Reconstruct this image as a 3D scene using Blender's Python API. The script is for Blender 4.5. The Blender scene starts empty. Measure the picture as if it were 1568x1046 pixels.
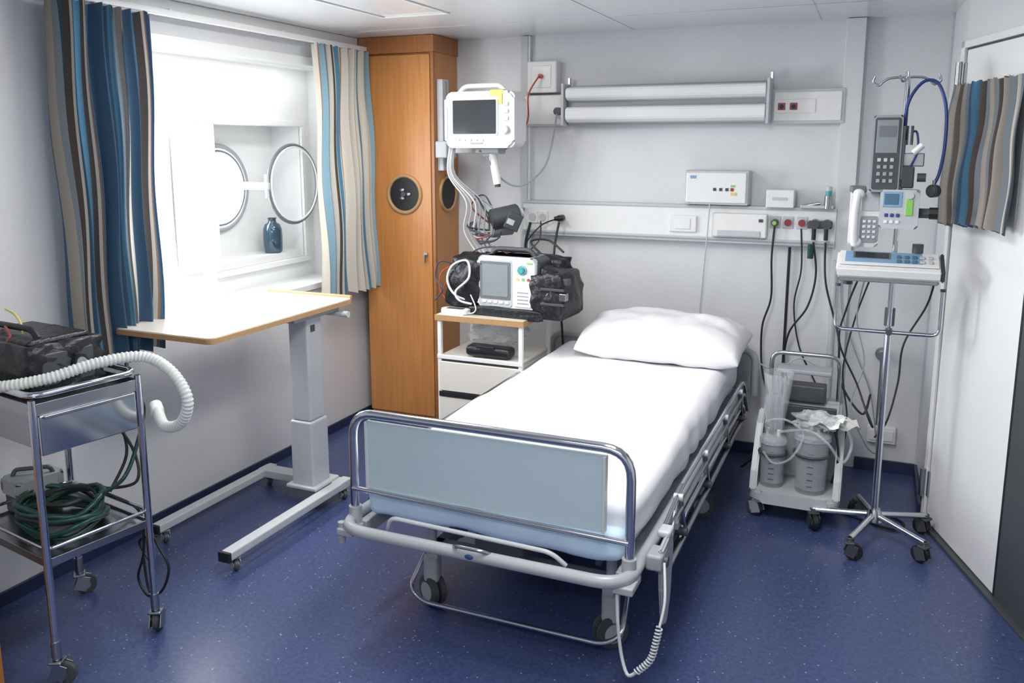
import bpy, bmesh, math, random
from mathutils import Vector, Matrix, noise
random.seed(4)
pi=math.pi
SC=bpy.context.scene
COL=SC.collection
SC.view_settings.view_transform='Standard'
# ---------------------------------------------------------------- materials
def mat(name,col,rough=.5,metal=0.,spec=.5,alpha=1.,trans=0.,nscale=0,namt=.08,bump=0.,bscale=60,coat=0.):
    m=bpy.data.materials.new(name); m.use_nodes=True; nt=m.node_tree
    b=nt.nodes['Principled BSDF']
    c=(col[0],col[1],col[2],1)
    b.inputs['Base Color'].default_value=c
    b.inputs['Roughness'].default_value=rough; b.inputs['Metallic'].default_value=metal
    b.inputs['Specular IOR Level'].default_value=spec; b.inputs['Alpha'].default_value=alpha
    b.inputs['Transmission Weight'].default_value=trans
    b.inputs['Coat Weight'].default_value=coat
    tc=nt.nodes.new('ShaderNodeTexCoord')
    ns=nt.nodes.new('ShaderNodeTexNoise'); ns.inputs['Scale'].default_value=nscale or 25; ns.inputs['Detail'].default_value=4
    nt.links.new(tc.outputs['Object'],ns.inputs['Vector'])
    if namt:
        mx=nt.nodes.new('ShaderNodeMix'); mx.data_type='RGBA'
        k=1-namt
        mx.inputs['A'].default_value=(c[0]*k,c[1]*k,c[2]*k,1); mx.inputs['B'].default_value=tuple(min(1,x*(1+namt*.6)) for x in c[:3])+(1,)
        nt.links.new(ns.outputs['Fac'],mx.inputs['Factor']); nt.links.new(mx.outputs['Result'],b.inputs['Base Color'])
    if bump:
        n2=nt.nodes.new('ShaderNodeTexNoise'); n2.inputs['Scale'].default_value=bscale; n2.inputs['Detail'].default_value=5
        nt.links.new(tc.outputs['Object'],n2.inputs['Vector'])
        bp=nt.nodes.new('ShaderNodeBump'); bp.inputs['Strength'].default_value=bump; bp.inputs['Distance'].default_value=.01
        nt.links.new(n2.outputs['Fac'],bp.inputs['Height']); nt.links.new(bp.outputs['Normal'],b.inputs['Normal'])
    return m
M={}
M['wall']=mat('wall_paint',(.70,.71,.72),.42,nscale=90,namt=.06,bump=.12,bscale=220)
M['ceil']=mat('ceiling_panel',(.68,.69,.70),.2,nscale=10,namt=.02)
M['white']=mat('white_plastic',(.80,.80,.79),.35)
M['white2']=mat('white_enamel',(.81,.815,.81),.25,namt=.03)
M['grey']=mat('grey_plastic',(.33,.35,.37),.45)
M['mgrey']=mat('mid_grey_plastic',(.16,.17,.18),.4)
M['fgrey']=mat('grey_bed_frame_enamel',(.38,.40,.42),.32)
M['lgrey']=mat('light_grey_paint',(.53,.55,.57),.35)
M['dgrey']=mat('dark_grey_plastic',(.060,.065,.07),.45)
M['black']=mat('black_rubber',(.012,.013,.015),.5)
M['nylon']=mat('black_nylon',(.012,.013,.016),.36,bump=.5,bscale=40)
M['chrome']=mat('chrome',(.60,.62,.66),.12,metal=1,namt=.03)
M['steel']=mat('brushed_steel',(.42,.43,.46),.28,metal=1,namt=.05)
M['sheet']=mat('white_cotton_sheet',(.82,.82,.85),.8,namt=.02,bump=.30,bscale=7)
M['pillow']=mat('pillow_cotton',(.82,.82,.835),.85,namt=.02,bump=.5,bscale=14)
M['bluesheet']=mat('pale_blue_mattress_cover',(.50,.66,.82),.6,namt=.06,bump=.4,bscale=12)
M['panel']=mat('footboard_laminate',(.44,.545,.60),.4,nscale=160,namt=.06)
M['cream']=mat('cream_laminate',(.74,.70,.63),.25,nscale=8,namt=.05)
M['woodedge']=mat('beech_edge',(.45,.27,.12),.4,nscale=30,namt=.15)
M['red']=mat('red_plastic',(.30,.03,.03),.35)
M['orange']=mat('orange_cable',(.50,.08,.04),.4)
M['yellow']=mat('yellow_plastic',(.70,.60,.16),.4)
M['green']=mat('green_plastic',(.25,.58,.12),.4)
M['dgreen']=mat('dark_green_hose',(.008,.05,.04),.3)
M['teal']=mat('teal_plastic',(.06,.38,.36),.4)
M['blue']=mat('blue_plastic',(.03,.06,.24),.35)
M['dblue']=mat('dark_blue_cable',(.03,.05,.11),.35)
M['lblue']=mat('light_blue_panel',(.22,.38,.58),.4)
M['screen']=mat('lcd_screen',(.03,.035,.04),.12,namt=.3,nscale=5)
M['screenb']=mat('lcd_screen_blue',(.08,.16,.25),.15)
M['screeng']=mat('lcd_screen_grey',(.25,.28,.30),.2)
M['skin']=mat('baseboard_vinyl',(.02,.03,.08),.4)
M['vase']=mat('blue_glass_vase',(.02,.06,.09),.1,coat=.6)
M['clear']=mat('clear_plastic',(.66,.70,.72),.12,alpha=.30,namt=.05)
M['smoke']=mat('smoky_liner',(.20,.22,.24),.2,alpha=.6,namt=.3)
M['clear2']=mat('cloudy_plastic_bag',(.70,.73,.75),.15,alpha=.42,bump=1.,bscale=45)
M['hose']=mat('white_corrugated_hose',(.74,.76,.74),.3,alpha=.85)
M['paper']=mat('paper',(.80,.80,.78),.7)
M['glass']=mat('porthole_glass',(.95,.97,1.),.03,alpha=.12,namt=0)

def wood(name,c1,c2,scale=(22,22,1.2)):
    m=bpy.data.materials.new(name); m.use_nodes=True; nt=m.node_tree; b=nt.nodes['Principled BSDF']
    tc=nt.nodes.new('ShaderNodeTexCoord'); mp=nt.nodes.new('ShaderNodeMapping'); mp.inputs['Scale'].default_value=scale
    n=nt.nodes.new('ShaderNodeTexNoise'); n.inputs['Scale'].default_value=3; n.inputs['Detail'].default_value=8; n.inputs['Roughness'].default_value=.6
    r=nt.nodes.new('ShaderNodeValToRGB'); r.color_ramp.elements[0].color=c1+(1,); r.color_ramp.elements[1].color=c2+(1,)
    r.color_ramp.elements[0].position=.3; r.color_ramp.elements[1].position=.7
    L=nt.links; L.new(tc.outputs['Object'],mp.inputs['Vector']); L.new(mp.outputs[0],n.inputs['Vector']); L.new(n.outputs['Fac'],r.inputs[0]); L.new(r.outputs[0],b.inputs['Base Color'])
    b.inputs['Roughness'].default_value=.32
    return m
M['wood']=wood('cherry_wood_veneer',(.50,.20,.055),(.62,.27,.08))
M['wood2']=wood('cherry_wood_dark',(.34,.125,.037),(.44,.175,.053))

def floormat():
    m=bpy.data.materials.new('blue_vinyl_floor'); m.use_nodes=True; nt=m.node_tree; b=nt.nodes['Principled BSDF']; L=nt.links
    tc=nt.nodes.new('ShaderNodeTexCoord')
    n=nt.nodes.new('ShaderNodeTexNoise'); n.inputs['Scale'].default_value=70; n.inputs['Detail'].default_value=6
    r=nt.nodes.new('ShaderNodeValToRGB'); r.color_ramp.elements[0].position=.35; r.color_ramp.elements[1].position=.7
    r.color_ramp.elements[0].color=(.038,.055,.145,1); r.color_ramp.elements[1].color=(.062,.088,.205,1)
    v=nt.nodes.new('ShaderNodeTexVoronoi'); v.inputs['Scale'].default_value=34
    lt=nt.nodes.new('ShaderNodeMath'); lt.operation='LESS_THAN'; lt.inputs[1].default_value=.10
    mx=nt.nodes.new('ShaderNodeMix'); mx.data_type='RGBA'; mx.inputs['B'].default_value=(.26,.32,.45,1)
    for x in (n,v): L.new(tc.outputs['Object'],x.inputs['Vector'])
    L.new(n.outputs['Fac'],r.inputs[0]); L.new(v.outputs['Distance'],lt.inputs[0]); L.new(lt.outputs[0],mx.inputs['Factor']); L.new(r.outputs[0],mx.inputs['A'])
    L.new(mx.outputs['Result'],b.inputs['Base Color'])
    b.inputs['Roughness'].default_value=.30
    return m
M['floor']=floormat()
def stripes(name,stops,reps=1.,dark=1.,transl=.35):
    m=bpy.data.materials.new(name); m.use_nodes=True; nt=m.node_tree; L=nt.links
    b=nt.nodes['Principled BSDF']; out=nt.nodes['Material Output']
    uv=nt.nodes.new('ShaderNodeTexCoord'); sp=nt.nodes.new('ShaderNodeSeparateXYZ'); L.new(uv.outputs['UV'],sp.inputs[0])
    mu=nt.nodes.new('ShaderNodeMath'); mu.operation='MULTIPLY'; mu.inputs[1].default_value=reps; L.new(sp.outputs[0],mu.inputs[0])
    fr=nt.nodes.new('ShaderNodeMath'); fr.operation='FRACT'; L.new(mu.outputs[0],fr.inputs[0])
    r=nt.nodes.new('ShaderNodeValToRGB'); r.color_ramp.interpolation='CONSTANT'
    el=r.color_ramp.elements
    el[0].position=0; el[0].color=tuple(min(.9,x*dark) for x in stops[0][1])+(1,)
    el[1].position=stops[1][0]; el[1].color=tuple(min(.9,x*dark) for x in stops[1][1])+(1,)
    for p,c in stops[2:]:
        e=el.new(p); e.color=tuple(min(.9,x*dark) for x in c)+(1,)
    L.new(fr.outputs[0],r.inputs[0]); L.new(r.outputs[0],b.inputs['Base Color']); b.inputs['Roughness'].default_value=.85
    b.inputs['Specular IOR Level'].default_value=.1
    t=nt.nodes.new('ShaderNodeBsdfTranslucent'); L.new(r.outputs[0],t.inputs['Color'])
    ms=nt.nodes.new('ShaderNodeMixShader'); ms.inputs[0].default_value=transl
    L.new(b.outputs[0],ms.inputs[1]); L.new(t.outputs[0],ms.inputs[2]); L.new(ms.outputs[0],out.inputs['Surface'])
    return m
DB=(.065,.125,.20); MB=(.10,.24,.37); LB=(.29,.46,.56); CR=(.66,.61,.53); OR=(.34,.19,.12); BR=(.11,.09,.08); GB=(.19,.215,.24); TP=(.33,.30,.26)
M['curtL']=stripes('striped_curtain_fabric',[(0,GB),(.07,TP),(.10,DB),(.16,BR),(.20,CR),(.22,DB),(.36,MB),(.43,BR),(.46,CR),(.475,OR),(.485,DB),(.60,MB),(.66,DB),(.72,BR),(.755,CR),(.775,DB),(.88,MB),(.95,TP)],1.7,1.1,.14)
M['curtR']=stripes('striped_curtain_fabric_light',[(0,CR),(.08,OR),(.11,CR),(.24,LB),(.31,GB),(.35,MB),(.46,CR),(.56,BR),(.59,CR),(.68,OR),(.70,CR),(.78,MB),(.88,GB),(.94,CR)],2.3,1.1,.28)
M['curtD']=stripes('striped_door_curtain_fabric',[(0,GB),(.05,TP),(.08,GB),(.14,BR),(.18,TP),(.23,CR),(.245,GB),(.32,DB),(.37,MB),(.48,BR),(.51,CR),(.525,GB),(.60,TP),(.66,GB),(.72,BR),(.77,OR),(.79,TP),(.86,GB),(.93,CR),(.95,GB)],1.,.85,.03)
# ---------------------------------------------------------------- builders
cur=[None]
def group(name,loc=(0,0,0),rz=0.):
    e=bpy.data.objects.new(name,None); e.empty_display_size=.05; COL.objects.link(e); e.location=loc; e.rotation_euler=(0,0,rz); cur[0]=e
    return e
def add(name,data,m,loc=(0,0,0),rot=None,top=False):
    ob=bpy.data.objects.new(name,data); COL.objects.link(ob); ob.location=loc
    if rot is not None: ob.rotation_euler=rot
    if m is not None: data.materials.append(M[m] if isinstance(m,str) else m)
    if not top: ob.parent=cur[0]
    return ob
def fin(bm,name,m,loc=(0,0,0),rot=None,top=False,smooth=True,wn=False,ang=40):
    bmesh.ops.recalc_face_normals(bm,faces=bm.faces)
    me=bpy.data.meshes.new(name); bm.to_mesh(me); bm.free()
    if smooth:
        for q in me.polygons: q.use_smooth=True
        me.set_sharp_from_angle(angle=math.radians(ang))
    ob=add(name,me,m,loc,rot,top)
    if wn:
        w=ob.modifiers.new('wn','WEIGHTED_NORMAL'); w.keep_sharp=True
    return ob
def box(name,x0,x1,y0,y1,z0,z1,m,bev=.003,rot=None,top=False,seg=3):
    bm=bmesh.new(); bmesh.ops.create_cube(bm,size=1)
    sx,sy,sz=abs(x1-x0),abs(y1-y0),abs(z1-z0)
    bmesh.ops.scale(bm,vec=(sx,sy,sz),verts=bm.verts)
    bev=min(bev,.48*min(sx,sy,sz))
    if bev>0: bmesh.ops.bevel(bm,geom=bm.edges[:],offset=bev,segments=seg,affect='EDGES',profile=.5)
    return fin(bm,name,m,((x0+x1)/2,(y0+y1)/2,(z0+z1)/2),rot,top,wn=bev>0)
def cbox(name,c,s,m,bev=.003,rot=None,seg=3):
    return box(name,c[0]-s[0]/2,c[0]+s[0]/2,c[1]-s[1]/2,c[1]+s[1]/2,c[2]-s[2]/2,c[2]+s[2]/2,m,bev,rot,seg=seg)
def cyl(name,p0,p1,r,m,r2=None,n=24,bev=0):
    p0=Vector(p0);p1=Vector(p1); d=p1-p0
    bm=bmesh.new(); bmesh.ops.create_cone(bm,cap_ends=True,segments=n,radius1=r,radius2=r if r2 is None else r2,depth=d.length)
    if bev:
        es=[e for e in bm.edges if len(e.link_faces)==2 and any(len(f.verts)>4 for f in e.link_faces)]
        bmesh.ops.bevel(bm,geom=es,offset=bev,segments=2,affect='EDGES')
    q=Vector((0,0,1)).rotation_difference(d.normalized())
    bmesh.ops.rotate(bm,matrix=q.to_matrix(),verts=bm.verts)
    return fin(bm,name,m,(p0+p1)/2)
def sph(name,c,r,m,rot=None):
    bm=bmesh.new(); bmesh.ops.create_uvsphere(bm,u_segments=24,v_segments=14,radius=1)
    bmesh.ops.scale(bm,vec=r if hasattr(r,'__len__') else (r,r,r),verts=bm.verts)
    return fin(bm,name,m,c,rot,ang=180)
def lathe(name,c,prof,m,n=32,rot=None):
    bm=bmesh.new(); rings=[]
    for r,z in prof:
        rings.append([bm.verts.new((max(r,1e-4)*math.cos(2*pi*i/n),max(r,1e-4)*math.sin(2*pi*i/n),z)) for i in range(n)])
    for a,b in zip(rings,rings[1:]):
        for i in range(n): bm.faces.new((a[i],a[(i+1)%n],b[(i+1)%n],b[i]))
    return fin(bm,name,m,c,rot,ang=50)
def prism(name,pts,axis,d0,d1,m,bev=.003):
    bm=bmesh.new()
    def P(a,b,d):
        return {'x':(d,a,b),'y':(a,d,b),'z':(a,b,d)}[axis]
    A=[bm.verts.new(P(a,b,d0)) for a,b in pts]; B=[bm.verts.new(P(a,b,d1)) for a,b in pts]
    bm.faces.new(A); bm.faces.new(B[::-1]); n=len(pts)
    for i in range(n): bm.faces.new((A[i],B[i],B[(i+1)%n],A[(i+1)%n]))
    if bev: bmesh.ops.bevel(bm,geom=bm.edges[:],offset=bev,segments=2,affect='EDGES')
    return fin(bm,name,m,wn=True)
def rrect(x0,x1,z0,z1,r,n=6):
    o=[]
    for cx,cz,a0 in ((x1-r,z1-r,0),(x0+r,z1-r,90),(x0+r,z0+r,180),(x1-r,z0+r,270)):
        for i in range(n+1):
            t=math.radians(a0+90*i/n); o.append((cx+r*math.cos(t),cz+r*math.sin(t)))
    return o
def catmull(P,k=8,cyc=False):
    P=[Vector(q) for q in P]; n=len(P); out=[]
    rng=n if cyc else n-1
    for i in range(rng):
        g=lambda j:P[j%n] if cyc else P[max(0,min(n-1,j))]
        a,b,c,d=g(i-1),g(i),g(i+1),g(i+2)
        for s in range(k):
            t=s/k
            out.append(.5*((2*b)+(-a+c)*t+(2*a-5*b+4*c-d)*t*t+(-a+3*b-3*c+d)*t**3))
    if not cyc: out.append(P[-1])
    return out
def fillet(P,r,k=6,cyc=False):
    P=[Vector(q) for q in P]; n=len(P); out=[]
    for i in range(n):
        if not cyc and i in (0,n-1): out.append(P[i]); continue
        a,b,c=P[i-1],P[i],P[(i+1)%n]
        u=(a-b); v=(c-b); rr=min(r,u.length*.49,v.length*.49)
        s=b+u.normalized()*rr; e=b+v.normalized()*rr
        for j in range(k+1):
            t=j/k; out.append((1-t)**2*s+2*t*(1-t)*b+t*t*e)
    return out
def tube(name,P,r,m,fil=0,cyc=False,sm=False,res=4):
    if sm: P=catmull(P,8,cyc)
    elif fil: P=fillet(P,fil,6,cyc)
    cu=bpy.data.curves.new(name,'CURVE'); cu.dimensions='3D'; cu.bevel_depth=r; cu.bevel_resolution=res; cu.use_fill_caps=True
    s=cu.splines.new('POLY'); s.points.add(len(P)-1)
    for i,q in enumerate(P): s.points[i].co=(q[0],q[1],q[2],1)
    s.use_cyclic_u=cyc; s.use_smooth=True
    return add(name,cu,m)
def torus(name,c,R,r,m,axis='x'):
    P=[]
    for i in range(48):
        t=2*pi*i/48; a,b=R*math.cos(t),R*math.sin(t)
        P.append({'x':(c[0],c[1]+a,c[2]+b),'y':(c[0]+a,c[1],c[2]+b),'z':(c[0]+a,c[1]+b,c[2])}[axis])
    return tube(name,P,r,m,cyc=True)
def coil(name,path,R,r,m,turns,k=14):
    P=catmull(path,12); n=len(P); L=[0]
    for a,b in zip(P,P[1:]): L.append(L[-1]+(b-a).length)
    out=[]; N=turns*k
    j=0
    for i in range(N+1):
        s=L[-1]*i/N
        while j<n-2 and L[j+1]<s: j+=1
        t=(s-L[j])/max(1e-9,L[j+1]-L[j]); c=P[j].lerp(P[j+1],t); d=(P[j+1]-P[j]).normalized()
        u=d.cross(Vector((0.3,1,.1))).normalized(); v=d.cross(u)
        th=2*pi*i/k
        out.append(c+u*R*math.cos(th)+v*R*math.sin(th))
    return tube(name,out,r,m,res=2)
def corr(name,path,R,m,pitch=.012):
    P=catmull(path,10); L=[0]
    for a,b in zip(P,P[1:]): L.append(L[-1]+(b-a).length)
    N=int(L[-1]/pitch)*4; bm=bmesh.new(); rings=[]; j=0; n=16
    for i in range(N+1):
        s=L[-1]*i/N
        while j<len(P)-2 and L[j+1]<s: j+=1
        t=(s-L[j])/max(1e-9,L[j+1]-L[j]); c=P[j].lerp(P[j+1],t)
        d=((P[min(j+2,len(P)-1)]-P[max(j-1,0)])).normalized()
        u=d.cross(Vector((.2,.1,1))).normalized(); v=d.cross(u)
        rr=R*(1,.93,.80,.93)[i%4]
        rings.append([bm.verts.new(c+u*rr*math.cos(2*pi*q/n)+v*rr*math.sin(2*pi*q/n)) for q in range(n)])
    for a,b in zip(rings,rings[1:]):
        for i in range(n): bm.faces.new((a[i],a[(i+1)%n],b[(i+1)%n],b[i]))
    return fin(bm,name,m,ang=80)
def caster(name,x,y,r,zt,m='dgrey',yaw=0.,w=.02,mf='grey'):
    ca,sa=math.cos(yaw),math.sin(yaw)
    ox,oy=x+ca*r*.5,y+sa*r*.5
    ax=Vector((-sa,ca,0))
    c=Vector((ox,oy,r))
    cyl(name+'_wheel',c-ax*w/2,c+ax*w/2,r,m,bev=.003)
    cyl(name+'_hub',c-ax*(w/2+.004),c+ax*(w/2+.004),r*.45,mf)
    for s in (-1,1):
        q=c+ax*s*(w/2+.008)
        cbox(name+'_fork',(q.x-ca*r*.3,q.y-sa*r*.3,r*1.25),(r*1.2,.004,r*1.5),mf,.001,rot=(0,.35,yaw))
    cbox(name+'_crown',(x,y,r*2.1),(r*1.1,w+.024,r*.3),mf,.004,rot=(0,0,yaw))
    cyl(name+'_stem',(x,y,r*2),(x,y,zt),.009,'chrome')
def curtain(name,T0,T1,B0,B1,folds,amp,nrm,m,seed=0,vary=1.,hem=.006,spread=0.):
    T0,T1,B0,B1,nrm=map(Vector,(T0,T1,B0,B1,nrm)); nu,nv=folds*16,36
    bm=bmesh.new(); uvl=bm.loops.layers.uv.new('UV'); G=[]
    for j in range(nv+1):
        t=j/nv; row=[]
        for i in range(nu+1):
            u=i/nu
            a=T0.lerp(B0,t); b=T1.lerp(B1,t)
            ph=2*pi*folds*(u+.02*math.sin(9*u+seed))+.35*vary*math.sin(3*t+u*7+seed)
            fl=noise.noise(Vector((u*folds*.7,t*1.3,seed*3.)))
            A=amp*(.75+.35*math.sin(5*u*3+seed)+.5*fl)*(.7+.4*t)
            uu=u+.30/folds*math.sin(ph+1.2)*.5
            q=a.lerp(b,min(1,max(0,uu)))+nrm*(A*math.sin(ph)+.25*A*math.sin(2.3*ph+seed)+.008*vary*math.sin(11*t+5*u+seed)+spread*fl)
            q.z-=hem*(math.sin(ph)+1.5*math.sin(4*u+seed))*t
            if t<.08: q.z+=.004*math.sin(ph*2)
            row.append(bm.verts.new(q))
        G.append(row)
    for j in range(nv):
        for i in range(nu):
            f=bm.faces.new((G[j][i],G[j][i+1],G[j+1][i+1],G[j+1][i]))
            for l,(uu,vv) in zip(f.loops,((i,j),(i+1,j),(i+1,j+1),(i,j+1))): l[uvl].uv=(uu/nu,1-vv/nv)
    return fin(bm,name,m,ang=180)
# ================================================================= ROOM
XL=-2.74; YB=4.415; H=2.18
def slab(name,pts,z0,z1,m):
    c=cur[0]; cur[0]=None
    o=prism(name,pts,'z',z0,z1,m,0); cur[0]=c; return o
slab('floor',[(-3.3,-1.1),(2.1,-1.1),(2.1,4.6),(-3.3,4.6)],-.1,0,'floor')
slab('ceiling',[(-3.3,-1.1),(2.1,-1.1),(2.1,4.6),(-3.3,4.6)],H,H+.1,'ceil')
slab('wall_back',[(XL-.1,YB),(.5,YB),(.5,YB+.1),(XL-.1,YB+.1)],0,H,'wall')
slab('wall_front',[(XL-.1,-1.0),(2.1,-1.0),(2.1,-1.1),(XL-.1,-1.1)],0,H,'wall')
O=Vector((.281,3.88)); D=Vector((.31,-.95)).normalized(); NO=Vector((.95,.31)).normalized()
ang=math.atan2(D.y,D.x)
slab('wall_right',[(.265,YB),(.281,3.88),(.40,3.88),(.40,YB)],0,H,'wall')
group('wall_right_angled',(O.x,O.y,0),ang)
box('above_door',0,1.5,0,.1,2.0,H,'wall',0); box('beyond_door',1.5,5.2,0,.1,0,H,'wall',0)
WY0,WY1,WZ0,WZ1=2.38,4.0,.87,2.0
group('wall_left')
box('below_window',XL-.1,XL,-1,4.5,0,WZ0,'wall',0); box('above_window',XL-.1,XL,-1,4.5,WZ1,H,'wall',0)
box('near_part',XL-.1,XL,-1,WY0,WZ0,WZ1,'wall',0); box('far_part',XL-.1,XL,WY1,4.5,WZ0,WZ1,'wall',0)
group('window_1')
XI=-2.95
box('sill_board',XI-.02,XL+.012,WY0,WY1,WZ0-.03,WZ0+.002,'white2',.004)
box('reveal_top',XI-.02,XL-.1,WY0-.03,WY1+.03,WZ1,WZ1+.05,'white2',0)
box('reveal_near',XI-.02,XL-.1,WY0-.03,WY0,WZ0,WZ1,'white2',0); box('reveal_far',XI-.02,XL-.1,WY1,WY1+.03,WZ0,WZ1,'white2',0)
for nm,b_ in (('top',(WY0-.04,WY1+.04,WZ1,WZ1+.045)),('near',(WY0-.04,WY0,WZ0,WZ1)),('far',(WY1,WY1+.04,WZ0,WZ1))):
    box('lining_'+nm,XL,XL+.012,b_[0],b_[1],b_[2],b_[3],'white2',.003)
A1=(2.50,3.09,1.03,1.69); A2=(3.235,3.91,.985,1.70)
box('panel_top',XI-.02,XI,WY0,WY1,1.70,WZ1,'white2',0); box('panel_bottom',XI-.02,XI,WY0,WY1,WZ0,.985,'white2',0)
box('panel_bottom_near',XI-.02,XI,WY0,3.235,.985,1.03,'white2',0)
box('panel_top_near',XI-.02,XI,WY0,3.235,1.69,1.70,'white2',0)
box('panel_near',XI-.02,XI,WY0,2.50,1.03,1.69,'white2',0); box('panel_mid',XI-.02,XI,3.09,3.235,1.03,1.69,'white2',0); box('panel_far',XI-.02,XI,3.91,WY1,.985,1.70,'white2',0)
for nm,(y0,y1,z0,z1) in (('a',A1),('b',A2)):
    w=.028
    box('frame_top_'+nm,XI-.01,XI+.014,y0-w,y1+w,z1,z1+w,'white',.003); box('frame_bot_'+nm,XI-.01,XI+.022,y0-w,y1+w,z0-w,z0,'white',.003)
    box('frame_l_'+nm,XI-.01,XI+.014,y0-w,y0,z0,z1,'white',.003); box('frame_r_'+nm,XI-.01,XI+.014,y1,y1+w,z0,z1,'white',.003)
XH=-3.14
box('tunnel_floor',XH,XI-.02,3.2,3.95,.955,1.02,'white2',0); box('tunnel_top',XH,XI-.02,3.2,3.95,1.70,1.73,'white2',0)
box('tunnel_far',XH,XI-.02,3.91,3.94,.985,1.70,'white2',0); box('tunnel_near',XH,XI-.02,3.16,3.2,.985,1.70,'white2',0)
def holeplate(name,x,y0,y1,z0,z1,cy,cz,r,m,n=64,th=.02):
    bm=bmesh.new(); R0=[];R1=[]
    hits=[]
    for i in range(n):
        t=2*pi*i/n; c,s=math.cos(t),math.sin(t)
        k=min([(y1-cy)/c if c>1e-6 else 1e9,(y0-cy)/c if c<-1e-6 else 1e9,(z1-cz)/s if s>1e-6 else 1e9,(z0-cz)/s if s<-1e-6 else 1e9])
        R0.append((cy+r*c,cz+r*s)); R1.append((cy+k*c,cz+k*s))
    for corner in ((y0,z0),(y1,z0),(y0,z1),(y1,z1)):
        j=min(range(n),key=lambda q:(R1[q][0]-corner[0])**2+(R1[q][1]-corner[1])**2); R1[j]=corner
    for xx in (x,x-th):
        a=[bm.verts.new((xx,*q)) for q in R0]; b=[bm.verts.new((xx,*q)) for q in R1]
        for i in range(n): bm.faces.new((a[i],a[(i+1)%n],b[(i+1)%n],b[i]))
        hits.append(a)
    for i in range(n): bm.faces.new((hits[0][i],hits[0][(i+1)%n],hits[1][(i+1)%n],hits[1][i]))
    return fin(bm,name,m)
holeplate('hull_plate',XH,3.16,3.95,.955,1.73,3.45,1.38,.205,'white2')
torus('porthole_ring',(XH+.012,3.45,1.38),.215,.013,'grey'); torus('porthole_gasket',(XH+.02,3.45,1.38),.190,.006,'mgrey')
torus('swung_ring',(-2.90,3.775,1.392),.208,.009,'mgrey'); torus('swung_ring_inner',(-2.89,3.775,1.392),.197,.005,'white')
bm=bmesh.new(); bmesh.ops.create_circle(bm,cap_ends=True,segments=48,radius=.2,matrix=Matrix.Rotation(pi/2,4,'Y')); fin(bm,'swung_glass','glass',(-2.90,3.775,1.392))
box('hinge_block',-3.13,-2.885,3.545,3.565,1.37,1.41,'lgrey',.006); cyl('hinge_pin',(-2.9,3.555,1.33),(-2.9,3.555,1.45),.011,'lgrey')
group('vase')
lathe('vase_body',(-3.02,3.73,1.02),[(0,0),(.042,0),(.05,.01),(.052,.08),(.05,.13),(.04,.155),(.024,.165),(.02,.18),(.026,.19),(.02,.188),(0,.15)],'vase')
group('baseboard_left'); box('strip',XL,XL+.012,-1,4.41,0,.05,'skin',.002)
group('baseboard_back'); box('strip',-.02,.262,YB-.014,YB,0,.06,'skin',.002); box('strip_b',-2.2,-.2,YB-.014,YB,0,.06,'skin',.002)
group('baseboard_right'); box('strip',.252,.266,3.90,YB,0,.06,'skin',.002)
group('trim_1'); box('cornice',XL,XL+.05,-1,4.12,H-.05,H,'white2',.006)
group('trim_2')
for x in (-1.2,-.3): box('ceiling_seam',x,x+.003,-1,4.4,H-.002,H,'lgrey',0)
box('ceiling_seam_x',-2.7,.2,3.9,3.903,H-.002,H,'lgrey',0)
group('trim_3')
box('corner_bead',.255,.268,YB-.012,YB,0,H,'lgrey',.002)
group('curtain_rail')
box('rail',-2.665,-2.635,1.7,4.28,2.105,2.13,'white2',.004)
for y in (1.9,2.7,3.4,4.2): box('bracket',XL,-2.64,y,y+.02,2.115,2.135,'white',.002)
# ================================================================= DOOR
group('door_1',(O.x,O.y,0),ang)
box('leaf',.038,.655,-.01,.035,.015,1.965,'white2',.004)
box('frame_left',0,.032,-.02,.09,0,2.0,'white',.003); box('frame_top',0,1.5,-.02,.09,1.972,2.0,'white',.003)
box('dark_side_panel',.665,1.5,-.012,.09,0,1.972,'dgrey',.002); box('edge_seal',.656,.668,-.014,.03,.015,1.97,'black',.002)
box('threshold',.03,1.4,-.035,.06,0,.012,'dgrey',.002)
box('gasket',.031,.038,-.008,.0,.015,1.965,'dgrey',.001); box('gasket_top',.03,.66,-.008,.0,1.964,1.972,'dgrey',.001)
for z in (1.86,1.42,.18):
    cyl('hinge_barrel',(.018,-.030,z-.06),(.018,-.030,z+.06),.012,'steel'); box('hinge_leaf',.018,.05,-.018,-.01,z-.055,z+.055,'steel',.001)
box('window_surround',.09,.55,-.016,-.01,1.32,1.78,'lgrey',.002)
group('door_curtain',(O.x,O.y,0),ang)
cyl('rod',(.03,-.035,1.81),(.60,-.035,1.81),.006,'white')
curtain('cloth',(.05,-.05,1.83),(.58,-.05,1.83),(.03,-.06,1.295),(.60,-.06,1.295),12,.017,(0,1,0),'curtD',2,.5,.007,.02)
# ================================================================= CURTAINS
group('window_curtain')
curtain('cloth',(-2.63,2.14,2.10),(-2.63,2.59,2.10),(-2.61,2.13,.80),(-2.61,2.51,.80),8,.05,(1,0,0),'curtL',1)
group('window_curtain')
curtain('cloth',(-2.63,3.63,2.10),(-2.63,4.10,2.10),(-2.62,3.62,.81),(-2.62,4.12,.81),8,.035,(1,0,0),'curtR',5)
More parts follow.
